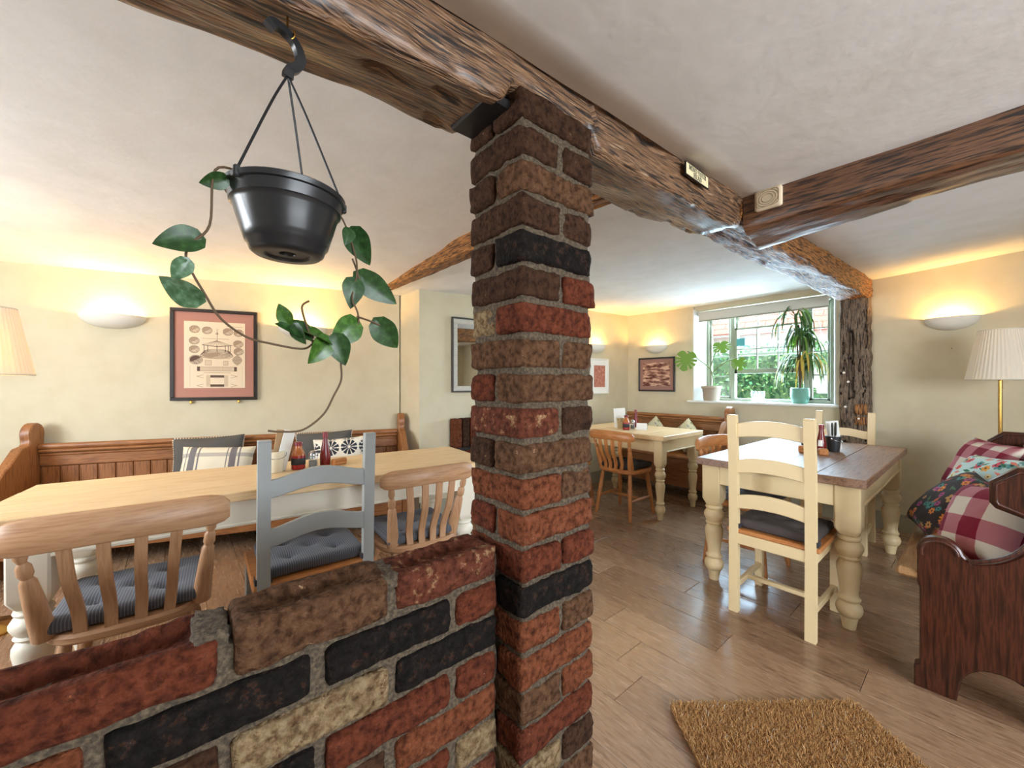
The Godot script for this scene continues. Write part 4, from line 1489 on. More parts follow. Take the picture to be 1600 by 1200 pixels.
func build_walls_decor():
	# engraving on the left wall
	var at := wl(1.235, 1.455, 0.004)
	var t := thing("framed_engraving", "black framed engraving of a market cross on pinkish mount", "picture", at, WL_ANG)
	frame(t, 0.585, 0.735, 0.026, 0.024, M.black_frame)
	sheet(t, "mount_board", 0.55, 0.70, 0.010, flat("rose_mount", C(172, 122, 106), 0.8))
	sheet(t, "engraving_print", 0.41, 0.535, 0.013, image_mat("engraving_paper", engraving(), 0.8))
	for s in [-1, 1]:
		var st := S()
		lathe(st, [Vector2(0, -0.02), Vector2(0.012, -0.012), Vector2(0.012, 0.004), Vector2(0, 0.008)], Vector3(s * 0.16, -0.375, 0.012), 10)
		obj("hanging_stud", st, M.brass, t)
	# dark framed picture by the window
	t = thing("framed_print", "dark framed sepia landscape print beside the window", "picture", Vector3(4.576, 1.340, -2.64), -PI / 2)
	frame(t, 0.49, 0.425, 0.02, 0.02, M.black_frame)
	sheet(t, "mount_board", 0.46, 0.40, 0.008, flat("mauve_mount", C(150, 112, 102), 0.8))
	var im := Image.create(160, 130, false, Image.FORMAT_RGB8)
	var n2 := FastNoiseLite.new()
	n2.seed = 4
	n2.frequency = 0.02
	n2.fractal_octaves = 4
	for y in 130:
		for x in 160:
			var v := n2.get_noise_2d(x * 0.8, y * 2.4) * 0.5 + 0.5
			im.set_pixel(x, y, C(88, 44, 36).lerp(C(214, 178, 154), clampf((v - 0.3) * 2.4, 0, 1)))
	sheet(t, "landscape_print", 0.37, 0.29, 0.011, image_mat("sepia_print", im, 0.8))
	# white framed picture on the chimney wall
	t = thing("framed_print", "white framed brick-red print right of the pillar", "picture", Vector3(4.02, 1.317, -3.100), WM_ANG)
	frame(t, 0.33, 0.44, 0.018, 0.02, M.white_frame)
	sheet(t, "mount_board", 0.31, 0.42, 0.008, M.paper)
	im = Image.create(80, 100, false, Image.FORMAT_RGB8)
	for y in 100:
		for x in 80:
			var v := n2.get_noise_2d(x * 3.0 + 200, y * 3.0) * 0.5 + 0.5
			im.set_pixel(x, y, C(150, 78, 60).lerp(C(214, 160, 140), v))
	sheet(t, "red_print", 0.20, 0.27, 0.011, image_mat("red_print", im, 0.8))
	# mirror left of the pillar
	t = thing("wall_mirror", "silver ribbed rectangular mirror half behind the pillar", "mirror", Vector3(2.235, 1.50, -3.249), WM_ANG)
	var w := 0.50
	var h := 0.72
	frame(t, w, h, 0.012, 0.034, M.dark_groove)
	for s in [-1, 1]:
		var st := S()
		bx(st, Vector3(w - 0.02, 0.05, 0.018), Vector3(0, s * (h * 0.5 - 0.036), 0.010), 0.006)
		obj("frame_bar", st, M.silver_mould, t)
		st = S()
		bx(st, Vector3(0.05, h - 0.12, 0.018), Vector3(s * (w * 0.5 - 0.036), 0, 0.010), 0.006)
		obj("frame_bar", st, M.silver_mould, t)
		var rib := S()
		bx(rib, Vector3(0.040, 0.008, 0.010), Vector3.ZERO, 0.003)
		var rm := mesh_of(rib)
		for k in 42:
			put("frame_rib", rm, M.silver_mould, t, Vector3(s * (w * 0.5 - 0.036), -0.31 + k * 0.0151, 0.022))
		rib = S()
		bx(rib, Vector3(0.008, 0.040, 0.010), Vector3.ZERO, 0.003)
		rm = mesh_of(rib)
		for k in 26:
			put("frame_rib", rm, M.silver_mould, t, Vector3(-0.19 + k * 0.0152, s * (h * 0.5 - 0.036), 0.022))
	sheet(t, "mirror_glass", w - 0.12, h - 0.12, 0.016, M.mirror_glass)
	# brick fire surround, its header of upright bricks just shows beyond the table
	var f := thing("fire_surround", "brick fireplace surround with upright header bricks under mirror", "fireplace", Vector3(2.40, 0, -3.235), WM_ANG)
	var st := S()
	bx(st, Vector3(0.86, 0.88, 0.10), Vector3(0, 0.44, 0.05), 0.004)
	obj("mortar", st, flat("soot", C(46, 42, 40), 0.9), f)
	for k in 11:
		obj("brick", brick(Vector3(-0.44 + k * 0.08, 0.625, 0.02), Vector3(-0.44 + k * 0.08 + 0.07, 0.895, 0.14), 400 + k), M[["brick_orange", "brick_dark", "brick_red"][k % 3]], f)
	for r in 7:
		for s in [-1, 1]:
			obj("brick", brick(Vector3(s * 0.33 - 0.11, 0.01 + r * 0.085, 0.02), Vector3(s * 0.33 + 0.11, 0.085 + r * 0.085, 0.13), 430 + r * 2 + s), M[["brick_red", "brick_brown", "brick_orange"][(r + s + 1) % 3]], f)
	st = rbox(Vector3(0.06, 0.04, 0.04), Vector3i(6, 6, 6), func(p, c): return rounded(p, Vector3(0.06, 0.04, 0.04), 0.018) + c * 0.01 * nz.get_noise_3d(p.x * 60, p.y * 60, p.z * 60))
	var o := obj("stone_ornament", st, M.stone_pot, self)
	o.position = Vector3(2.195, 0.917, -3.165)
	tag(o, "small grey ornament on top of the fireplace bricks", "ornament")
	# small brass hook and nail marks
	st = S()
	lathe(st, [Vector2(0, 0), Vector2(0.004, 0), Vector2(0.003, 0.012), Vector2(0, 0.013)], Vector3(4.58, 1.495, -0.165), 8, Basis(Vector3(0, 0, 1), Vector3(-1, 0, 0), Vector3(0, -1, 0)))
	o = obj("picture_nail", st, M.black_frame, self)
	tag(o, "bare nail in wall under the right wall light", "nail")

func build_window():
	# window_1: side lights, and a middle sash that has been slid up; local X = world Z, +Z into the room
	var f := Node3D.new()
	f.name = "window_1"
	f.set_meta("kind", "structure")
	f.set_meta("label", "grey-green painted sash window in the back wall")
	add_child(f)
	f.position = Vector3(4.78, 0, 0)
	f.rotation.y = -PI / 2
	# local x = world z ; opening x -2.11..-0.91, y 1.03..2.06
	var y0 := 1.05
	var y1 := 2.02
	var st := S()
	for x in [-2.095, -1.815, -1.135, -0.925]:
		bx(st, Vector3(0.045, y1 - y0, 0.07), Vector3(x, (y0 + y1) / 2, 0), 0.004)
	bx(st, Vector3(1.20, 0.04, 0.07), Vector3(-1.51, y0 - 0.01, 0), 0.004)
	bx(st, Vector3(1.20, 0.045, 0.07), Vector3(-1.51, y1 + 0.01, 0), 0.004)
	obj("window_frame", st, M.window_paint, f)
	var glaze := func(xa: float, xb: float, ya: float, yb: float, z: float, cols: int, rows: int, rail: float, called: String):
		var s := Node3D.new()
		s.name = called
		f.add_child(s, true)
		s.position = Vector3(0, 0, z)
		var g := S()
		bx(g, Vector3(0.024, yb - ya, 0.03), Vector3(xa + 0.012, (ya + yb) / 2, 0), 0.003)
		bx(g, Vector3(0.024, yb - ya, 0.03), Vector3(xb - 0.012, (ya + yb) / 2, 0), 0.003)
		bx(g, Vector3(xb - xa, rail, 0.03), Vector3((xa + xb) / 2, ya + rail / 2, 0), 0.003)
		bx(g, Vector3(xb - xa, 0.024, 0.03), Vector3((xa + xb) / 2, yb - 0.012, 0), 0.003)
		for k in range(1, cols):
			bx(g, Vector3(0.013, yb - ya, 0.022), Vector3(lerpf(xa + 0.024, xb - 0.024, float(k) / cols), (ya + yb) / 2, 0), 0.003)
		for k in range(1, rows):
			bx(g, Vector3(xb - xa, 0.013, 0.022), Vector3((xa + xb) / 2, lerpf(ya + rail, yb - 0.024, float(k) / rows), 0), 0.003)
		obj("glazing_bars", g, M.window_paint, s)
		for i in cols:
			for j in rows:
				var pa := lerpf(xa + 0.024, xb - 0.024, float(i) / cols)
				var pb := lerpf(xa + 0.024, xb - 0.024, float(i + 1) / cols)
				var qa := lerpf(ya + rail, yb - 0.024, float(j) / rows)
				var qb := lerpf(ya + rail, yb - 0.024, float(j + 1) / rows)
				var q := PlaneMesh.new()
				q.orientation = PlaneMesh.FACE_Z
				q.size = Vector2(pb - pa, qb - qa)
				put("pane", q, M.glass, s, Vector3((pa + pb) / 2, (qa + qb) / 2, 0))
	glaze.call(-2.073, -1.837, y0, y1, 0.0, 1, 4, 0.03, "side_light")
	glaze.call(-1.113, -0.947, y0, y1, 0.0, 1, 4, 0.03, "side_light")
	glaze.call(-1.793, -1.157, 1.53, y1, -0.02, 3, 2, 0.03, "upper_sash")
	glaze.call(-1.793, -1.157, 1.335, 1.84, 0.02, 3, 2, 0.05, "raised_sash")
	# a small notice stuck on the pane
	st = S()
	bx(st, Vector3(0.085, 0.085, 0.001), Vector3(-1.73, 1.68, 0.04), 0.0003)
	obj("sticker", st, flat("teal_sticker", C(70, 150, 160), 0.5), f)
	# sill and reveal lining
	st = S()
	bx(st, Vector3(1.42, 0.022, 0.30), Vector3(-1.53, 1.018, 0.09), 0.004)
	var o := obj("window_sill", st, M.reveal_paint, f)
	st = S()
	# lining boards against the splayed sides
	prism(st, [Vector2(-2.182, 0.202), Vector2(-2.170, 0.202), Vector2(-2.098, 0.035), Vector2(-2.110, 0.035)], 1.03, 2.08)
	prism(st, [Vector2(-0.868, 0.202), Vector2(-0.880, 0.202), Vector2(-0.918, 0.035), Vector2(-0.906, 0.035)], 1.03, 2.08)
	obj("reveal_lining", st, M.reveal_paint, f)
	# roller blind, wound up under the ceiling
	var b := thing("roller_blind", "grey roller blind wound up at the window top", "blind", Vector3(4.63, 0, -1.53), -PI / 2)
	st = S()
	lathe(st, [Vector2(0, 0), Vector2(0.024, 0), Vector2(0.024, 1.22), Vector2(0, 1.22)], Vector3(-0.61, 2.028, 0), 14, Basis(Vector3(0, -1, 0), Vector3(1, 0, 0), Vector3(0, 0, 1)))
	obj("roller", st, M.blind_cloth, b)
	st = S()
	bx(st, Vector3(1.20, 0.085, 0.003), Vector3(0, 1.985, 0.022), 0.0005)
	obj("blind_cloth", st, M.blind_cloth, b)
	st = S()
	bx(st, Vector3(1.20, 0.016, 0.012), Vector3(0, 1.942, 0.022), 0.004)
	obj("bottom_bar", st, M.window_paint, b)

func leaves(st_leaf: Mesh, count: int, fn: Callable, m: Material, called: String, parent: Node) -> MultiMeshInstance3D:
	var mm := MultiMesh.new()
	mm.transform_format = MultiMesh.TRANSFORM_3D
	mm.use_colors = true
	mm.mesh = st_leaf
	mm.instance_count = count
	for i in count:
		var r: Array = fn.call(i)
		mm.set_instance_transform(i, r[0])
		mm.set_instance_color(i, r[1])
	var o := MultiMeshInstance3D.new()
	o.name = numbered(called) if parent == self else called
	o.multimesh = mm
	o.material_override = m
	parent.add_child(o, true)
	return o

func build_outside():
	var st := S()
	bx(st, Vector3(40, 0.2, 60), Vector3(25, -0.25, -8), 0)
	struct("ground", st, stone("gravel", [[0.0, C(196, 188, 176)], [1.0, C(226, 220, 210)]], 2.0, 0.95), "pale gravel outside the window")
	st = S()
	bx(st, Vector3(0.3, 1.0, 14), Vector3(8.6, 0.35, -5), 0.02)
	var o := obj("garden_wall", st, flat("white_render", C(228, 220, 212), 0.9), self)
	tag(o, "low white garden wall seen through the window", "wall")
	# hedge and tree
	var leaf := S()
	face(leaf, [Vector3(-0.5, 0, 0), Vector3(0, 0.35, 0.05), Vector3(0.5, 0, 0), Vector3(0, -0.35, 0.05)], Vector3.FORWARD)
	var lm := mesh_of(leaf)
	var gm := flat("hedge_leaf", Color.WHITE, 0.6)
	gm.vertex_color_use_as_albedo = true
	gm.backlight_enabled = true
	gm.backlight = C(110, 150, 80)
	var r := RandomNumberGenerator.new()
	r.seed = 5
	var h := thing("garden_hedge", "clipped green hedge behind the white garden wall", "hedge", Vector3(10.2, 0, -5))
	st = S()
	bx(st, Vector3(0.9, 1.9, 13), Vector3(0, 0.95, 0), 0.2)
	obj("core", st, flat("hedge_core", C(66, 92, 58), 0.9), h)
	var hl := leaves(lm, 9000, func(i):
		var p := Vector3(r.randf_range(-0.55, 0.2), r.randf_range(0.2, 2.1), r.randf_range(-6.6, 6.6))
		if r.randf() < 0.6: p.x = r.randf_range(-0.6, -0.4)
		var s := r.randf_range(0.07, 0.14)
		return [Transform3D(Basis.from_euler(Vector3(r.randf() * TAU, r.randf() * TAU, r.randf() * TAU)).scaled(Vector3(s, s, s)), p), Color(r.randf_range(0.10, 0.22), r.randf_range(0.26, 0.42), r.randf_range(0.08, 0.16))], gm, "hedge_leaves", h)
	hl.set_meta("kind", "stuff")
	for k in 2:
		var c: Vector3 = [Vector3(13.5, 0, -9.5), Vector3(12.0, 0, -7.2)][k]
		var tr := thing("garden_tree", ["tall leafy tree far left outside the window", "smaller leafy tree outside beside the pale house"][k], "tree", c)
		var hh: float = [4.6, 3.4][k]
		st = S()
		tube(st, [Vector3(0, 0, 0), Vector3(0.05, hh * 0.4, 0), Vector3(0, hh * 0.8, 0.1)], [0.16, 0.12, 0.05], 8)
		obj("trunk", st, M.vine_stem, tr)
		var cl := leaves(lm, 5000, func(i):
			var d := Vector3(r.randfn(), r.randfn(), r.randfn()).normalized() * pow(r.randf(), 0.4)
			var p := Vector3(0, hh * 0.7, 0) + d * Vector3(1.9, hh * 0.42, 1.9)
			var s := r.randf_range(0.12, 0.22)
			return [Transform3D(Basis.from_euler(Vector3(r.randf() * TAU, r.randf() * TAU, r.randf() * TAU)).scaled(Vector3(s, s, s)), p), Color(r.randf_range(0.12, 0.26), r.randf_range(0.30, 0.46), r.randf_range(0.08, 0.18))], gm, "crown", tr)
		cl.set_meta("kind", "stuff")
	# neighbouring house with a red tiled roof
	var hs := thing("neighbour_house", "pale house with red tiled roof across the garden", "house", Vector3(17.0, 0, -5.6), 0.15)
	st = S()
	bx(st, Vector3(4, 3.0, 8), Vector3(0, 1.5, 0), 0.02)
	obj("wall", st, flat("house_wall", C(236, 220, 212), 0.9), hs)
	st = S()
	loft(st, [[Vector3(-2.4, 2.9, -4.3), Vector3(2.4, 2.9, -4.3), Vector3(0, 5.0, -4.3)], [Vector3(-2.4, 2.9, 4.3), Vector3(2.4, 2.9, 4.3), Vector3(0, 5.0, 4.3)]], false)
	var roof := obj("roof", st, stone("roof_tile", [[0.0, C(176, 92, 76)], [1.0, C(214, 136, 116)]], 1.2, 0.9), hs)
	var tile := S()
	bx(tile, Vector3(0.34, 0.03, 0.6), Vector3.ZERO, 0.006)
	var tm := mesh_of(tile)
	var down := Vector3(-2.4, -2.1, 0).normalized()
	var nn := Vector3(-2.1, 2.4, 0).normalized()
	for i in 10:
		for j in 14:
			var p := Vector3(0, 5.0, -4.0 + j * 0.61 + 0.3 * (i % 2)) + down * (0.15 + i * 0.315) + nn * 0.025
			var tl := put("roof_tile", tm, M.roof_tile, roof, p)
			tl.basis = Basis(down, nn, down.cross(nn)).rotated(down.cross(nn).normalized(), 0.05)
	for j in 3:
		for v in 1:
			st = S()
			bx(st, Vector3(0.06, 1.0, 0.9), Vector3(-2.02, 1.6, -2.4 + 2.4 * j), 0.01)
			var win := obj("window", st, M.white_frame, hs)
			st = S()
			bx(st, Vector3(0.02, 0.86, 0.76), Vector3(-2.05, 1.6, -2.4 + 2.4 * j), 0.003)
			obj("pane", st, flat("house_glass", C(120, 136, 146), 0.1), win)

# ---------------------------------------------------------------- plants
func heart_leaf(l: float, w: float, bend: float, fold: float) -> ArrayMesh:
	# heart shaped leaf from the origin along +Y, its face towards +Z
	var st := S()
	var n := 12
	var rows := []
	for i in n + 1:
		var u := float(i) / n
		var hw := w * 0.5 * pow(sin(PI * pow(u, 0.62)), 0.8) * (1.0 if u < 0.99 else 0.0)
		var lobes := -0.14 * l * (1.0 - smoothstep(0.0, 0.22, u))
		var row := []
		for j in 7:
			var s := -1.0 + j / 3.0
			var a := absf(s)
			row.append(Vector3(s * hw, u * l + lobes * a * a, -bend * u * u * l + fold * hw * a - 0.0))
		rows.append(row)
	for d in [0.0, -0.0006]:
		for i in n:
			for j in 6:
				var o := Vector3(0, 0, d)
				face(st, [rows[i][j] + o, rows[i + 1][j] + o, rows[i + 1][j + 1] + o, rows[i][j + 1] + o], Vector3(0, 0, 1 if d == 0.0 else -1), 0 if d == 0.0 else 1)
	return mesh_of(st)

func set_leaf(parent: Node, mesh: Mesh, m: Material, at: Vector3, tip: Vector3, facing: Vector3, called := "leaf"):
	var y := (tip - at).normalized()
	var z := (facing - y * facing.dot(y)).normalized()
	var o := put(called, mesh, m, parent, at)
	o.basis = Basis(y.cross(z), y, z)
	return o

func hz(px: float, py: float, off := 0.0) -> Vector3:
	# place on the hanging plant: across (world x) and height, off towards the room behind
	return Vector3(px, py, off)

func build_plants():
	# hanging planter under the beam
	var hook := Vector3(0.13, 1.802, -0.70)
	var t := thing("hanging_planter", "black plastic hanging pot with trailing heart-leaved plant under beam", "planter", hook)
	var st := S()
	tube(st, curve([Vector3(0, 0.012, 0), Vector3(0, -0.03, 0), Vector3(0.004, -0.042, 0.002), Vector3(0.009, -0.036, 0.004), Vector3(0.008, -0.028, 0.004)], 4), 0.0016, 6)
	obj("screw_hook", st, M.brass, t)
	st = S()
	# flat black S hook
	strip(st, curve([Vector3(-0.028, -0.048, 0.012), Vector3(-0.020, -0.036, 0.008), Vector3(-0.004, -0.034, 0), Vector3(0.012, -0.044, -0.004), Vector3(0.019, -0.062, -0.005), Vector3(0.014, -0.078, -0.004), Vector3(0.002, -0.092, 0), Vector3(0.0, -0.104, 0)], 5), 0.009, 0.014, Vector3(0.3, 0.2, 1))
	obj("plastic_hook", st, M.black_plastic, t)
	var rim_y := -0.290
	var rr := 0.083
	for k in 3:
		var f: float = [2.6, 0.15, -1.0][k]
		st = S()
		tube(st, curve([Vector3(0, -0.100, 0), Vector3(cos(f) * rr * 0.34, -0.160, sin(f) * rr * 0.34), Vector3(cos(f) * rr * 0.97, rim_y + 0.004, sin(f) * rr * 0.97)], 6), 0.0019, 6)
		obj("hanger_cord", st, M.black_wire, t)
		st = S()
		bx(st, Vector3(0.008, 0.016, 0.008), Vector3(cos(f) * rr * 0.98, rim_y, sin(f) * rr * 0.98), 0.002)
		obj("cord_clip", st, M.black_plastic, t)
	st = S()
	lathe(st, [Vector2(0, 0.010), Vector2(0.010, 0.010), Vector2(0.012, 0.003), Vector2(0.030, 0.003), Vector2(0.032, 0.0), Vector2(0.046, 0.0), Vector2(0.051, 0.004), Vector2(0.0545, 0.014), Vector2(0.0575, 0.016), Vector2(0.061, 0.028), Vector2(0.0665, 0.046), Vector2(0.0715, 0.064), Vector2(0.0735, 0.069), Vector2(0.0765, 0.071), Vector2(0.0785, 0.086), Vector2(0.0825, 0.087), Vector2(0.0835, 0.094), Vector2(0.081, 0.096), Vector2(0.075, 0.094), Vector2(0.072, 0.08), Vector2(0, 0.08)], Vector3(0, rim_y - 0.092, 0), 48)
	var pot := obj("pot", st, M.black_plastic, t)
	st = S()
	lathe(st, [Vector2(0, 0), Vector2(0.073, 0), Vector2(0.070, 0.003), Vector2(0, 0.006)], Vector3(0, rim_y - 0.014, 0), 20)
	obj("soil", st, M.soil, pot)
	# trailing stems; local coordinates from the hook (x right, y up, z)
	var vines := [
		[Vector3(-0.06, rim_y + 0.004, 0.03), Vector3(-0.092, rim_y + 0.002, 0.02), Vector3(-0.098, -0.365, 0.02), Vector3(-0.118, -0.395, 0.02), Vector3(-0.122, -0.418, 0.015), Vector3(-0.102, -0.46, 0.01), Vector3(-0.085, -0.49, 0.01), Vector3(-0.055, -0.512, 0.0), Vector3(-0.025, -0.520, 0.0), Vector3(0.02, -0.526, 0.0), Vector3(0.034, -0.517, 0.01)],
		[Vector3(0.06, rim_y + 0.004, -0.03), Vector3(0.088, rim_y + 0.004, -0.03), Vector3(0.108, -0.345, -0.02), Vector3(0.110, -0.385, -0.01), Vector3(0.104, -0.415, -0.01), Vector3(0.100, -0.435, -0.005), Vector3(0.108, -0.46, 0.0), Vector3(0.108, -0.485, 0.0), Vector3(0.098, -0.508, 0.005), Vector3(0.075, -0.518, 0.005), Vector3(0.03, -0.512, 0.01)],
		[Vector3(0.105, -0.36, -0.02), Vector3(0.113, -0.38, -0.02), Vector3(0.120, -0.405, -0.02)],
		[Vector3(0.106, -0.465, 0.0), Vector3(0.125, -0.472, 0.01), Vector3(0.142, -0.478, 0.012)],
		[Vector3(0.078, -0.520, 0.005), Vector3(0.078, -0.545, 0.005), Vector3(0.080, -0.575, 0.0), Vector3(0.068, -0.602, 0.0), Vector3(0.052, -0.632, 0.0), Vector3(0.022, -0.655, 0.0), Vector3(-0.01, -0.655, 0.01), Vector3(-0.028, -0.652, 0.01)],
		[Vector3(0.034, -0.517, 0.01), Vector3(0.022, -0.485, 0.015), Vector3(0.016, -0.462, 0.02), Vector3(0.026, -0.452, 0.02)],
	]
	for v in vines:
		st = S()
		tube(st, curve(v, 6), 0.0017, 6)
		obj("stem", st, M.vine_stem, t)
	var big := heart_leaf(0.062, 0.046, 0.25, 0.22)
	var mid := heart_leaf(0.049, 0.038, 0.3, 0.25)
	var small := heart_leaf(0.032, 0.024, 0.2, 0.3)
	var huge := heart_leaf(0.080, 0.046, 0.2, 0.2)
	var cam := Vector3(-0.13, -0.58, 0.70)   # towards the viewer from the hook
	var lv := [
		[mid, "leaf_deep", Vector3(-0.108, -0.387, 0.02), Vector3(-0.148, -0.398, 0.03), Vector3(-0.2, 0.1, 0.9)],
		[small, "leaf_pale", Vector3(-0.122, -0.418, 0.02), Vector3(-0.135, -0.445, 0.02), cam],
		[mid, "leaf_pale", Vector3(-0.108, -0.468, 0.02), Vector3(-0.150, -0.452, 0.02), cam],
		[small, "leaf_deep", Vector3(-0.080, rim_y - 0.006, 0.02), Vector3(-0.118, rim_y - 0.028, 0.02), cam],
		[big, "leaf_deep", Vector3(0.106, rim_y - 0.02, -0.02), Vector3(0.122, rim_y - 0.066, -0.01), Vector3(-0.7, 0.1, 0.7)],
		[small, "leaf_deep", Vector3(0.100, rim_y - 0.02, -0.02), Vector3(0.092, rim_y - 0.048, -0.01), cam],
		[huge, "leaf_deep", Vector3(0.116, -0.388, -0.02), Vector3(0.175, -0.432, 0.0), Vector3(-0.3, -0.2, 0.8)],
		[mid, "leaf_deep", Vector3(0.104, -0.400, -0.01), Vector3(0.099, -0.442, 0.0), cam],
		[big, "leaf_deep", Vector3(0.136, -0.472, 0.012), Vector3(0.168, -0.510, 0.012), Vector3(-0.25, -0.3, 0.8)],
		[big, "leaf_mid", Vector3(0.104, -0.474, 0.0), Vector3(0.068, -0.515, 0.015), Vector3(0.3, 0.2, 1)],
		[mid, "leaf_deep", Vector3(0.068, -0.503, 0.01), Vector3(0.078, -0.545, 0.02), Vector3(-0.4, 0.1, 1)],
		[mid, "leaf_mid", Vector3(0.055, -0.508, 0.01), Vector3(0.040, -0.535, 0.02), cam],
		[mid, "leaf_deep", Vector3(0.030, -0.505, 0.01), Vector3(-0.012, -0.484, 0.02), Vector3(0.1, 0.6, 0.8)],
		[small, "leaf_mid", Vector3(0.0, -0.488, 0.01), Vector3(-0.012, -0.467, 0.01), cam],
		[mid, "leaf_mid", Vector3(0.016, -0.497, 0.01), Vector3(0.048, -0.503, 0.02), Vector3(0, 1, 0.5)],
		[small, "leaf_deep", Vector3(0.006, -0.492, 0.02), Vector3(0.016, -0.523, 0.03), Vector3(-0.8, 0, 0.6)],
	]
	for l in lv:
		set_leaf(t, l[0], M[l[1]], l[2], l[3], l[4])
	# split-leaf plant on the window sill
	t = thing("potted_monstera", "split-leaf plant in a rough stone pot on window sill", "plant", Vector3(4.64, 1.03, -2.00))
	st = S()
	lathe(st, [Vector2(0, 0), Vector2(0.078, 0), Vector2(0.086, 0.03), Vector2(0.096, 0.135), Vector2(0.108, 0.142), Vector2(0.108, 0.166), Vector2(0.100, 0.168), Vector2(0.095, 0.145), Vector2(0, 0.145)], Vector3.ZERO, 24)
	obj("pot", st, M.stone_pot, t)
	var stems := [[Vector3(0, 0.11, 0), Vector3(0.0, 0.22, 0.02), Vector3(-0.03, 0.36, 0.0), Vector3(-0.10, 0.47, -0.10), Vector3(-0.17, 0.57, -0.19)], [Vector3(-0.03, 0.36, 0.0), Vector3(-0.03, 0.52, 0.05), Vector3(-0.05, 0.66, 0.11)], [Vector3(-0.015, 0.31, 0.01), Vector3(-0.06, 0.42, 0.16), Vector3(-0.08, 0.47, 0.31)]]
	for s in stems:
		st = S()
		tube(st, curve(s, 6), 0.0065, 6)
		obj("stem", st, M.green_stem, t)
	for k in 3:
		var at: Vector3 = stems[k][-1]
		var ml := monstera_leaf([0.24, 0.18, 0.15][k])
		var tip: Vector3 = at + [Vector3(-0.03, -0.19, -0.03), Vector3(-0.06, -0.10, 0.06), Vector3(-0.02, -0.12, 0.03)][k]
		set_leaf(t, ml, M.leaf_lime, at, tip, [Vector3(-1, 0.3, 0.25), Vector3(-0.5, 0.8, 0.1), Vector3(-1, 0.3, 0.1)][k])
	# dragon tree
	t = thing("potted_dracaena", "spiky dragon tree in a green glazed pot on sill", "plant", Vector3(4.66, 1.03, -1.165))
	st = S()
	lathe(st, [Vector2(0, 0), Vector2(0.062, 0), Vector2(0.070, 0.02), Vector2(0.078, 0.07), Vector2(0.076, 0.150), Vector2(0.071, 0.152), Vector2(0.069, 0.13), Vector2(0, 0.13)], Vector3.ZERO, 28)
	obj("pot", st, M.green_glaze, t)
	var heads := [Vector3(0, 0.66, 0.0), Vector3(-0.01, 0.86, -0.04), Vector3(-0.01, 0.45, 0.02)]
	for h in heads:
		st = S()
		tube(st, curve([Vector3(0, 0.10, 0), Vector3(0.004, h.y * 0.6, h.z * 0.5), h], 5), 0.007, 6)
		obj("stem", st, M.vine_stem, t)
	var r := RandomNumberGenerator.new()
	r.seed = 12
	for hi in 3:
		var h: Vector3 = heads[hi]
		for k in [46, 20, 40][hi]:
			var f := r.randf() * TAU
			var up: float = r.randf_range(-0.2, 0.9) if hi != 2 else r.randf_range(-0.4, 0.3)
			var l: float = r.randf_range(0.24, 0.40)
			var dir := Vector3(cos(f) * 0.5, up + 0.15, sin(f) * 0.72)
			dir = dir.normalized()
			var p0 := h + Vector3(0, r.randf_range(-0.05, 0.02), 0)
			var p1 := p0 + dir * l * 0.35
			var p2 := p1 + (dir * 0.4 + Vector3(0, -0.7, 0)).normalized() * l * 0.38
			var p3 := p2 + Vector3(dir.x * 0.12, -1, dir.z * 0.12).normalized() * l * 0.3
			p1.x = minf(p1.x, 0.08)
			p2.x = minf(p2.x, 0.08)
			p3.x = minf(p3.x, 0.08)
			st = S()
			var pts := curve([p0, p1, p2, p3], 4)
			var rings := []
			for i in pts.size():
				var u := float(i) / (pts.size() - 1)
				var w := 0.0095 * sin(PI * clampf(u * 0.85 + 0.1, 0, 1)) + 0.0006
				var side := Vector3(-sin(f), 0, cos(f)) * w
				rings.append([pts[i] - side, pts[i] + Vector3(0, 0.0008, 0), pts[i] + side, pts[i] - Vector3(0, 0.0008, 0)])
			loft(st, rings)
			obj("leaf", st, M.leaf_yellow if hi == 2 and k % 3 == 0 else (M.leaf_lime if k % 4 == 0 else M.leaf_mid), t)
	# candle in a glass
	t = thing("candle_glass", "white candle in a low clear glass on window sill", "candle", Vector3(4.62, 1.03, -1.52))
	st = S()
	lathe(st, [Vector2(0, 0), Vector2(0.062, 0), Vector2(0.066, 0.006), Vector2(0.062, 0.01), Vector2(0.062, 0.115), Vector2(0.059, 0.115), Vector2(0.059, 0.008), Vector2(0, 0.008)], Vector3.ZERO, 28)
	obj("glass", st, M.glass, t)
	st = S()
	lathe(st, [Vector2(0, 0.009), Vector2(0.036, 0.009), Vector2(0.036, 0.082), Vector2(0.032, 0.085), Vector2(0, 0.083)], Vector3.ZERO, 20)
	obj("candle", st, M.chalk, t)
	st = S()
	tube(st, [Vector3(0, 0.082, 0), Vector3(0.001, 0.094, 0)], 0.001, 5)
	obj("wick", st, M.black_wire, t)

func monstera_leaf(l: float) -> ArrayMesh:
	# a broad heart-shaped leaf slit from the edge towards the rib, cupped a little
	var poly := []
	var n := 96
	for i in n:
		var f := TAU * i / n            # 0 at the stalk, PI at the tip
		var r := 0.5 * (1.0 - 0.42 * exp(-pow(f, 2.0) / 0.10) - 0.42 * exp(-pow(TAU - f, 2.0) / 0.10)) * (1.0 + 0.12 * exp(-pow(f - PI, 2.0) / 0.05))
		var a := absf(f - PI)
		var s := fposmod(a + 0.05, 0.46)
		if a > 0.24 and a < 2.2 and s < 0.13: r *= 0.48
		poly.append(Vector2(sin(f) * r * 1.02, 0.44 - cos(f) * r) * l)
	var st := S()
	extrude(st, poly, 0.0016, Transform3D(), 0.0003)
	return mesh_of(st)

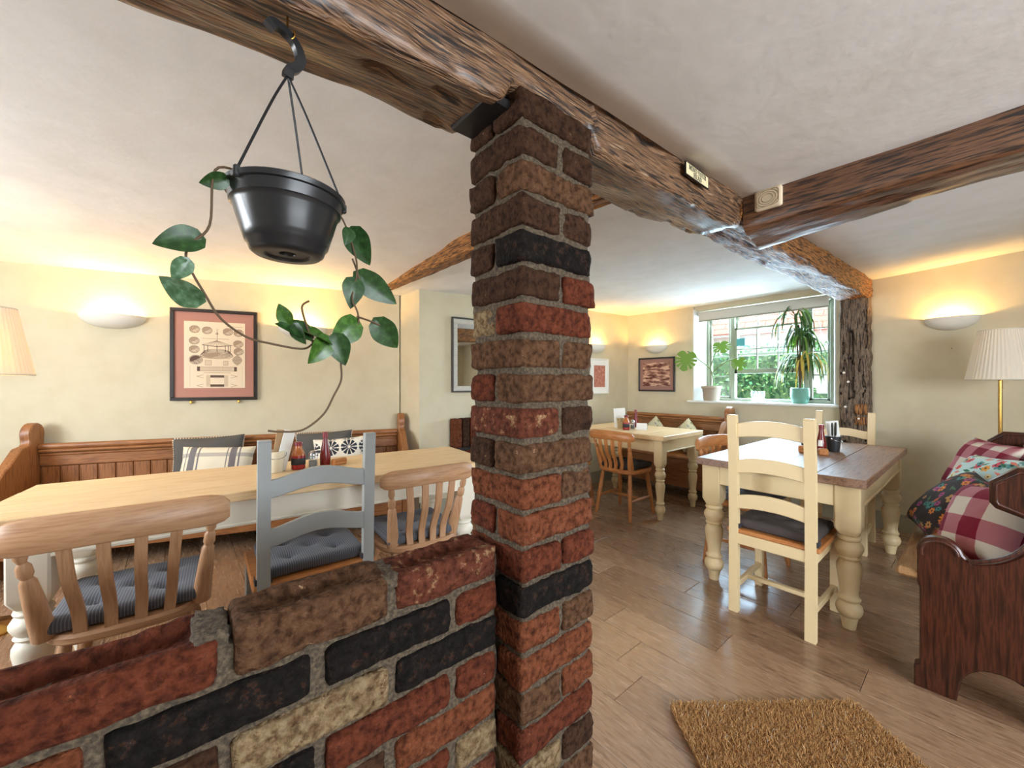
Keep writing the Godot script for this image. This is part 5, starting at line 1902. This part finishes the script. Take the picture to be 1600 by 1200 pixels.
# ---------------------------------------------------------------- things on the tables
func bucket(label: String, at: Vector3, m: String, menu_cols: Array, r := 0.048, h := 0.105, knives := 0):
	var t := thing("table_bucket", label, "bucket", at)
	var st := S()
	lathe(st, [Vector2(0, 0), Vector2(r * 0.74, 0), Vector2(r * 0.76, 0.003), Vector2(r, h), Vector2(r + 0.003, h + 0.001), Vector2(r + 0.003, h + 0.005), Vector2(r - 0.002, h + 0.005), Vector2(r * 0.74, 0.006), Vector2(0, 0.006)], Vector3.ZERO, 26)
	obj("pail", st, M[m], t)
	st = S()
	for s in [-1, 1]:
		lathe(st, [Vector2(0, 0), Vector2(0.007, 0), Vector2(0.007, 0.003), Vector2(0, 0.004)], Vector3(s * (r + 0.001), h - 0.012, 0), 8, Basis(Vector3(0, 1, 0), Vector3(s, 0, 0), Vector3(0, 0, s)))
	var pts := []
	for i in 13:
		var f := PI * i / 12
		pts.append(Vector3(cos(f) * (r + 0.004), h - 0.012 - sin(f) * 0.02, sin(f) * (r + 0.004)))
	tube(st, pts, 0.0015, 5)
	obj("handle", st, M.steel, t)
	for k in menu_cols.size():
		var c: Array = menu_cols[k]
		var o := thing("menu_card", label.replace(label, c[1]), "menu", at + Vector3(0, 0.008, 0))
		st = S()
		bx(st, Vector3(c[2], c[3], 0.003), Vector3(0, c[3] * 0.5, 0), 0.0008)
		var card := obj("card", st, M[c[0]], o)
		o.position += c[4]
		o.rotation = c[5]
	for k in knives:
		var o := thing("table_knife", ["black-handled knife in black bucket, nearer the ketchup bottle", "black-handled knife in black bucket, next to white menu"][k], "cutlery", at + Vector3(-0.018 + 0.022 * k, 0.008, 0.012 * (k % 2)))
		st = S()
		bx(st, Vector3(0.012, 0.10, 0.002), Vector3(0, 0.05, 0), 0.0005)
		obj("blade", st, M.steel, o)
		st = rbox(Vector3(0.017, 0.09, 0.010), Vector3i(3, 6, 3), func(p, c): return rounded(p, Vector3(0.017, 0.09, 0.010), 0.0045) + Vector3(0, 0.145, 0))
		obj("handle", st, M.black_wire, o)
		o.rotation.z = 0.08 - 0.1 * k

func ketchup(label: String, at: Vector3, white_label := false):
	var t := thing("ketchup_bottle", label, "bottle", at)
	var st := S()
	lathe(st, [Vector2(0, 0), Vector2(0.024, 0), Vector2(0.0275, 0.004), Vector2(0.0285, 0.04), Vector2(0.026, 0.075), Vector2(0.018, 0.115), Vector2(0.0135, 0.145), Vector2(0.0125, 0.16), Vector2(0, 0.162)], Vector3.ZERO, 22)
	obj("body", st, M.ketchup, t)
	st = S()
	lathe(st, [Vector2(0, 0.158), Vector2(0.0145, 0.158), Vector2(0.0145, 0.183), Vector2(0.013, 0.187), Vector2(0, 0.187)], Vector3.ZERO, 18)
	obj("cap", st, M.ketchup_cap, t)
	if white_label:
		st = S()
		var rings := []
		for i in 7:
			var f := PI * 0.86 + 0.9 * (i / 6.0)
			var d := Vector3(cos(f), 0, sin(f))
			rings.append([d * 0.0278 + Vector3(0, 0.045, 0), d * 0.0255 + Vector3(0, 0.085, 0), d * 0.0265 + Vector3(0, 0.085, 0), d * 0.0292 + Vector3(0, 0.045, 0)])
		loft(st, rings, false)
		obj("paper_label", st, M.paper, t)

func sauce_bottle(label: String, at: Vector3):
	var t := thing("sauce_bottle", label, "bottle", at)
	var st := S()
	lathe(st, [Vector2(0, 0), Vector2(0.030, 0), Vector2(0.034, 0.004), Vector2(0.034, 0.072), Vector2(0.030, 0.09), Vector2(0.019, 0.108), Vector2(0.018, 0.128), Vector2(0, 0.128)], Vector3.ZERO, 22)
	obj("body", st, M.sauce_red, t)
	st = S()
	lathe(st, [Vector2(0.0340, 0.074), Vector2(0.0305, 0.09), Vector2(0.0197, 0.108), Vector2(0.0187, 0.128)], Vector3.ZERO, 22)
	obj("clear_neck", st, M.amber_glass, t)
	st = S()
	lathe(st, [Vector2(0.0343, 0.026), Vector2(0.0352, 0.027), Vector2(0.0352, 0.060), Vector2(0.0343, 0.061)], Vector3.ZERO, 22)
	obj("wrap_label", st, M.black_label, t)
	st = S()
	lathe(st, [Vector2(0, 0.126), Vector2(0.021, 0.126), Vector2(0.021, 0.142), Vector2(0.019, 0.145), Vector2(0, 0.145)], Vector3.ZERO, 18)
	obj("cap", st, M.ketchup_cap, t)

func shaker(label: String, at: Vector3):
	var t := thing("glass_shaker", label, "shaker", at)
	var st := S()
	lathe(st, [Vector2(0, 0), Vector2(0.024, 0), Vector2(0.026, 0.004), Vector2(0.024, 0.05), Vector2(0.020, 0.068), Vector2(0, 0.068)], Vector3.ZERO, 18)
	obj("jar", st, M.glass_solid, t)
	st = S()
	lathe(st, [Vector2(0, 0.004), Vector2(0.0205, 0.004), Vector2(0.020, 0.04), Vector2(0, 0.042)], Vector3.ZERO, 16)
	obj("pepper", st, M.black_label, t)
	st = S()
	lathe(st, [Vector2(0, 0.067), Vector2(0.022, 0.067), Vector2(0.022, 0.078), Vector2(0.012, 0.092), Vector2(0, 0.095)], Vector3.ZERO, 18)
	obj("lid", st, M.steel, t)

func block(label: String, at: Vector3, turn: float, size: Vector3, m: String):
	var st := S()
	bx(st, size, Vector3(0, size.y * 0.5, 0), 0.006)
	var o := obj("wooden_block", st, M[m], self)
	o.position = at
	o.rotation.y = turn
	tag(o, label, "block")

func build_table_things():
	var g := flat("glass_solid", Color(0.95, 1.0, 0.98, 0.12), 0.04)
	g.transparency = BaseMaterial3D.TRANSPARENCY_ALPHA
	var y := 0.7605
	# long table
	bucket("white enamel bucket of menus on the long table", Vector3(0.385, y, -2.385), "bucket_enamel", [["kraft_paper", "brown menu card standing in the white bucket", 0.07, 0.21, Vector3(0.008, 0, -0.012), Vector3(0, 0.5, -0.18)], ["paper", "white menu card leaning in the white bucket", 0.06, 0.21, Vector3(0.020, 0, 0.008), Vector3(0, 0.3, -0.26)]])
	sauce_bottle("red sauce bottle with black label beside white bucket", Vector3(0.495, y, -2.39))
	shaker("glass pepper shaker with steel lid on long table", Vector3(0.565, y, -2.375))
	ketchup("dark red ketchup bottle on the long table", Vector3(0.634, y, -2.40))
	block("small wooden wedge block next to ketchup on long table", Vector3(0.70, y, -2.37), 0.3, Vector3(0.085, 0.035, 0.035), "honey_0")
	# chunky table
	block("wooden number block on chunky table behind chair rail", Vector3(3.205, y, -0.765), -0.2, Vector3(0.03, 0.045, 0.09), "honey_2")
	sauce_bottle("red sauce bottle mostly hidden by cream chair post", Vector3(3.36, y, -0.795))
	ketchup("dark red ketchup bottle with white label on chunky table", Vector3(3.30, y, -0.705), true)
	bucket("black bucket of cutlery and menus on chunky table", Vector3(3.42, y, -0.665), "black_enamel", [["paper", "white menu card standing in the black bucket", 0.07, 0.20, Vector3(0.012, 0, 0.012), Vector3(0, -1.1, 0.12)]], 0.045, 0.10, 2)
	block("small honey wood block beside ketchup on chunky table", Vector3(3.20, y, -0.675), 0.4, Vector3(0.05, 0.04, 0.05), "honey_0")
	# small pale table
	bucket("tan enamel bucket of menus on small pale table", Vector3(3.52, y, -2.43), "tan_enamel", [["paper", "white menu card in the tan bucket", 0.12, 0.20, Vector3(0, 0, -0.01), Vector3(0, -0.7, 0.06)]])
	sauce_bottle("red sauce bottle with black label on small pale table", Vector3(3.44, y, -2.315))
	shaker("glass pepper shaker on the small pale table", Vector3(3.56, y, -2.32))
	ketchup("dark red ketchup bottle on the small pale table", Vector3(3.71, y, -2.38))
	var st := S()
	bx(st, Vector3(0.10, 0.07, 0.002), Vector3(0, 0.033, -0.012), 0.0005, Basis(Vector3.RIGHT, 0.35))
	bx(st, Vector3(0.10, 0.07, 0.002), Vector3(0, 0.033, 0.012), 0.0005, Basis(Vector3.RIGHT, -0.35))
	var o := obj("tent_card", st, M.paper, self)
	o.position = Vector3(3.56, y, -2.215)
	o.rotation.y = -1.2
	tag(o, "folded white tent card at front of small table", "card")

# ---------------------------------------------------------------- scatter cushions
func pillow(label: String, at: Vector3, rot: Vector3, w: float, h: float, th: float, m: String, group := "") -> Node3D:
	var t := thing("scatter_cushion", label, "cushion", at, 0.0, group)
	t.rotation = rot
	var sd := at.x * 7.0 + at.z * 3.0
	var fn := func(p: Vector3, c: Vector3) -> Vector3:
		var ex := 1.0 - pow(absf(c.x), 3.0)
		var ey := 1.0 - pow(absf(c.y), 3.0)
		var k := sqrt(maxf(ex * ey, 0.0))
		var pinch := 1.0 - 0.06 * (1.0 - c.y * c.y) * c.x * c.x - 0.06 * (1.0 - c.x * c.x) * c.y * c.y
		var q := Vector3(p.x * pinch, p.y * pinch, signf(c.z) * (0.004 + th * 0.5 * k) if absf(c.z) > 0.5 else c.z * 0.004)
		q.z += 0.007 * nz.get_noise_3d(q.x * 9 + sd, q.y * 9, 2.0)
		q.x += 0.004 * nz.get_noise_3d(q.y * 14, sd, 1.0)
		return q
	obj("cover", rbox(Vector3(w, h, th), Vector3i(18, 18, 2), fn), M[m], t)
	return t

func build_cushions():
	# on the carved pew
	pillow("red gingham cushion nearest on the carved pew", Vector3(2.540, 0.640, 0.005), Vector3(-0.42, 3.70, 0.15), 0.335, 0.335, 0.16, "gingham")
	pillow("dark floral cushion between gingham cushions on carved pew", Vector3(2.870, 0.625, -0.093), Vector3(-0.72, 3.55, -0.12), 0.37, 0.37, 0.15, "floral_dark")
	pillow("pale floral cushion leaning on the carved pew back", Vector3(3.175, 0.662, -0.020), Vector3(-0.55, 3.6, 0.1), 0.42, 0.42, 0.16, "floral_pale")
	pillow("red gingham cushion farthest on the carved pew", Vector3(3.545, 0.678, -0.030), Vector3(-0.4, 3.55, 0.0), 0.46, 0.46, 0.15, "gingham")
	# under the window
	pillow("sage patterned cushion standing on its corner, nearer the wall corner", Vector3(4.320, 0.648, -2.520), Vector3(-0.2000, -1.5708, 0.7854), 0.28, 0.28, 0.11, "floral_sage")
	pillow("sage patterned cushion standing on its corner, nearer the window", Vector3(4.320, 0.648, -2.130), Vector3(-0.2000, -1.5708, 0.7854), 0.28, 0.28, 0.11, "floral_sage")
	pillow("sage patterned cushion slumped at end of window bench", Vector3(4.220, 0.560, -1.920), Vector3(-0.3000, -1.5708, 0.0000), 0.26, 0.22, 0.1, "floral_sage")
	# on the long bench; dark cushions with a stitched pale edge
	for d in [[1.24, 0.46, "charcoal cushion with stitched pale edge, left on long bench"], [2.05, 0.44, "charcoal cushion with stitched pale edge, right on long bench"]]:
		var p := wl(d[0], 0.637, 0.20)
		var t := pillow(d[2], p, Vector3(-0.22, WL_ANG, 0.03), d[1], 0.36, 0.13, "charcoal_cloth")
		var sm := S()
		bx(sm, Vector3(0.007, 0.011, 0.010), Vector3.ZERO, 0.001)
		var mesh := mesh_of(sm)
		for k in 26:
			for s in [-1, 1]:
				var u: float = -1.0 + 2.0 * (k + 0.5) / 26.0
				put("edge_stitch", mesh, M.cream_cloth, t, Vector3(u * d[1] * 0.49, s * 0.178 * (1.0 - 0.055 * (1.0 - u * u)), 0))
				var q := put("edge_stitch", mesh, M.cream_cloth, t, Vector3(s * d[1] * 0.495 * (1.0 - 0.055 * (1.0 - u * u)), u * 0.172, 0))
				q.rotation.z = PI / 2
	pillow("cream and grey plaid cushion in front of charcoal cushion", Vector3(0.219, 0.606, -3.677), Vector3(-0.35, WL_ANG, -0.05), 0.46, 0.3, 0.13, "plaid")
	pillow("white cushion with black daisies on the long bench", Vector3(1.027, 0.615, -3.446), Vector3(-0.3, WL_ANG, 0.04), 0.4, 0.32, 0.12, "daisy_cloth")

# ---------------------------------------------------------------- doormat
func build_mat():
	var c := Vector3(1.50, 0.0, -0.41)
	var e1 := Vector3(0.774, 0, 0.633)
	var t := thing("coir_doormat", "thick brown coir doormat lying on the floor boards", "doormat", Vector3(1.548, 0, -0.378), -atan2(0.633, 0.774))
	# local X along the mat, Z towards the viewer
	var w := 0.70
	var d := 0.42
	var st := rbox(Vector3(w, 0.022, d), Vector3i(30, 2, 20), func(p, cc): return rounded(p, Vector3(w, 0.022, d), 0.008) + Vector3(0, 0.012, 0))
	obj("backing", st, M.coir, t)
	var blade := S()
	tube(blade, [Vector3(0, 0, 0), Vector3(0.0012, 0.007, 0), Vector3(0.0045, 0.014, 0.001)], [0.0011, 0.0009, 0.0004], 3)
	var bm := mesh_of(blade)
	var m := flat("coir_fibre", Color.WHITE, 0.9)
	m.vertex_color_use_as_albedo = true
	var r := RandomNumberGenerator.new()
	r.seed = 3
	var o := leaves(bm, 26000, func(i):
		var p := Vector3(r.randf_range(-0.5, 0.5) * w, 0.017, r.randf_range(-0.5, 0.5) * d)
		var s := r.randf_range(0.7, 1.5)
		var b := Basis.from_euler(Vector3(r.randf_range(-0.6, 0.6), r.randf() * TAU, r.randf_range(-0.6, 0.6))).scaled(Vector3(s, s, s))
		var k := r.randf()
		var col := Color(0.30, 0.14, 0.045).lerp(Color(0.72, 0.42, 0.165), k)
		if r.randf() < 0.02: col = Color(0.7, 0.6, 0.45)
		return [Transform3D(b, p), col], m, "coir_pile", t)
	o.set_meta("kind", "stuff")
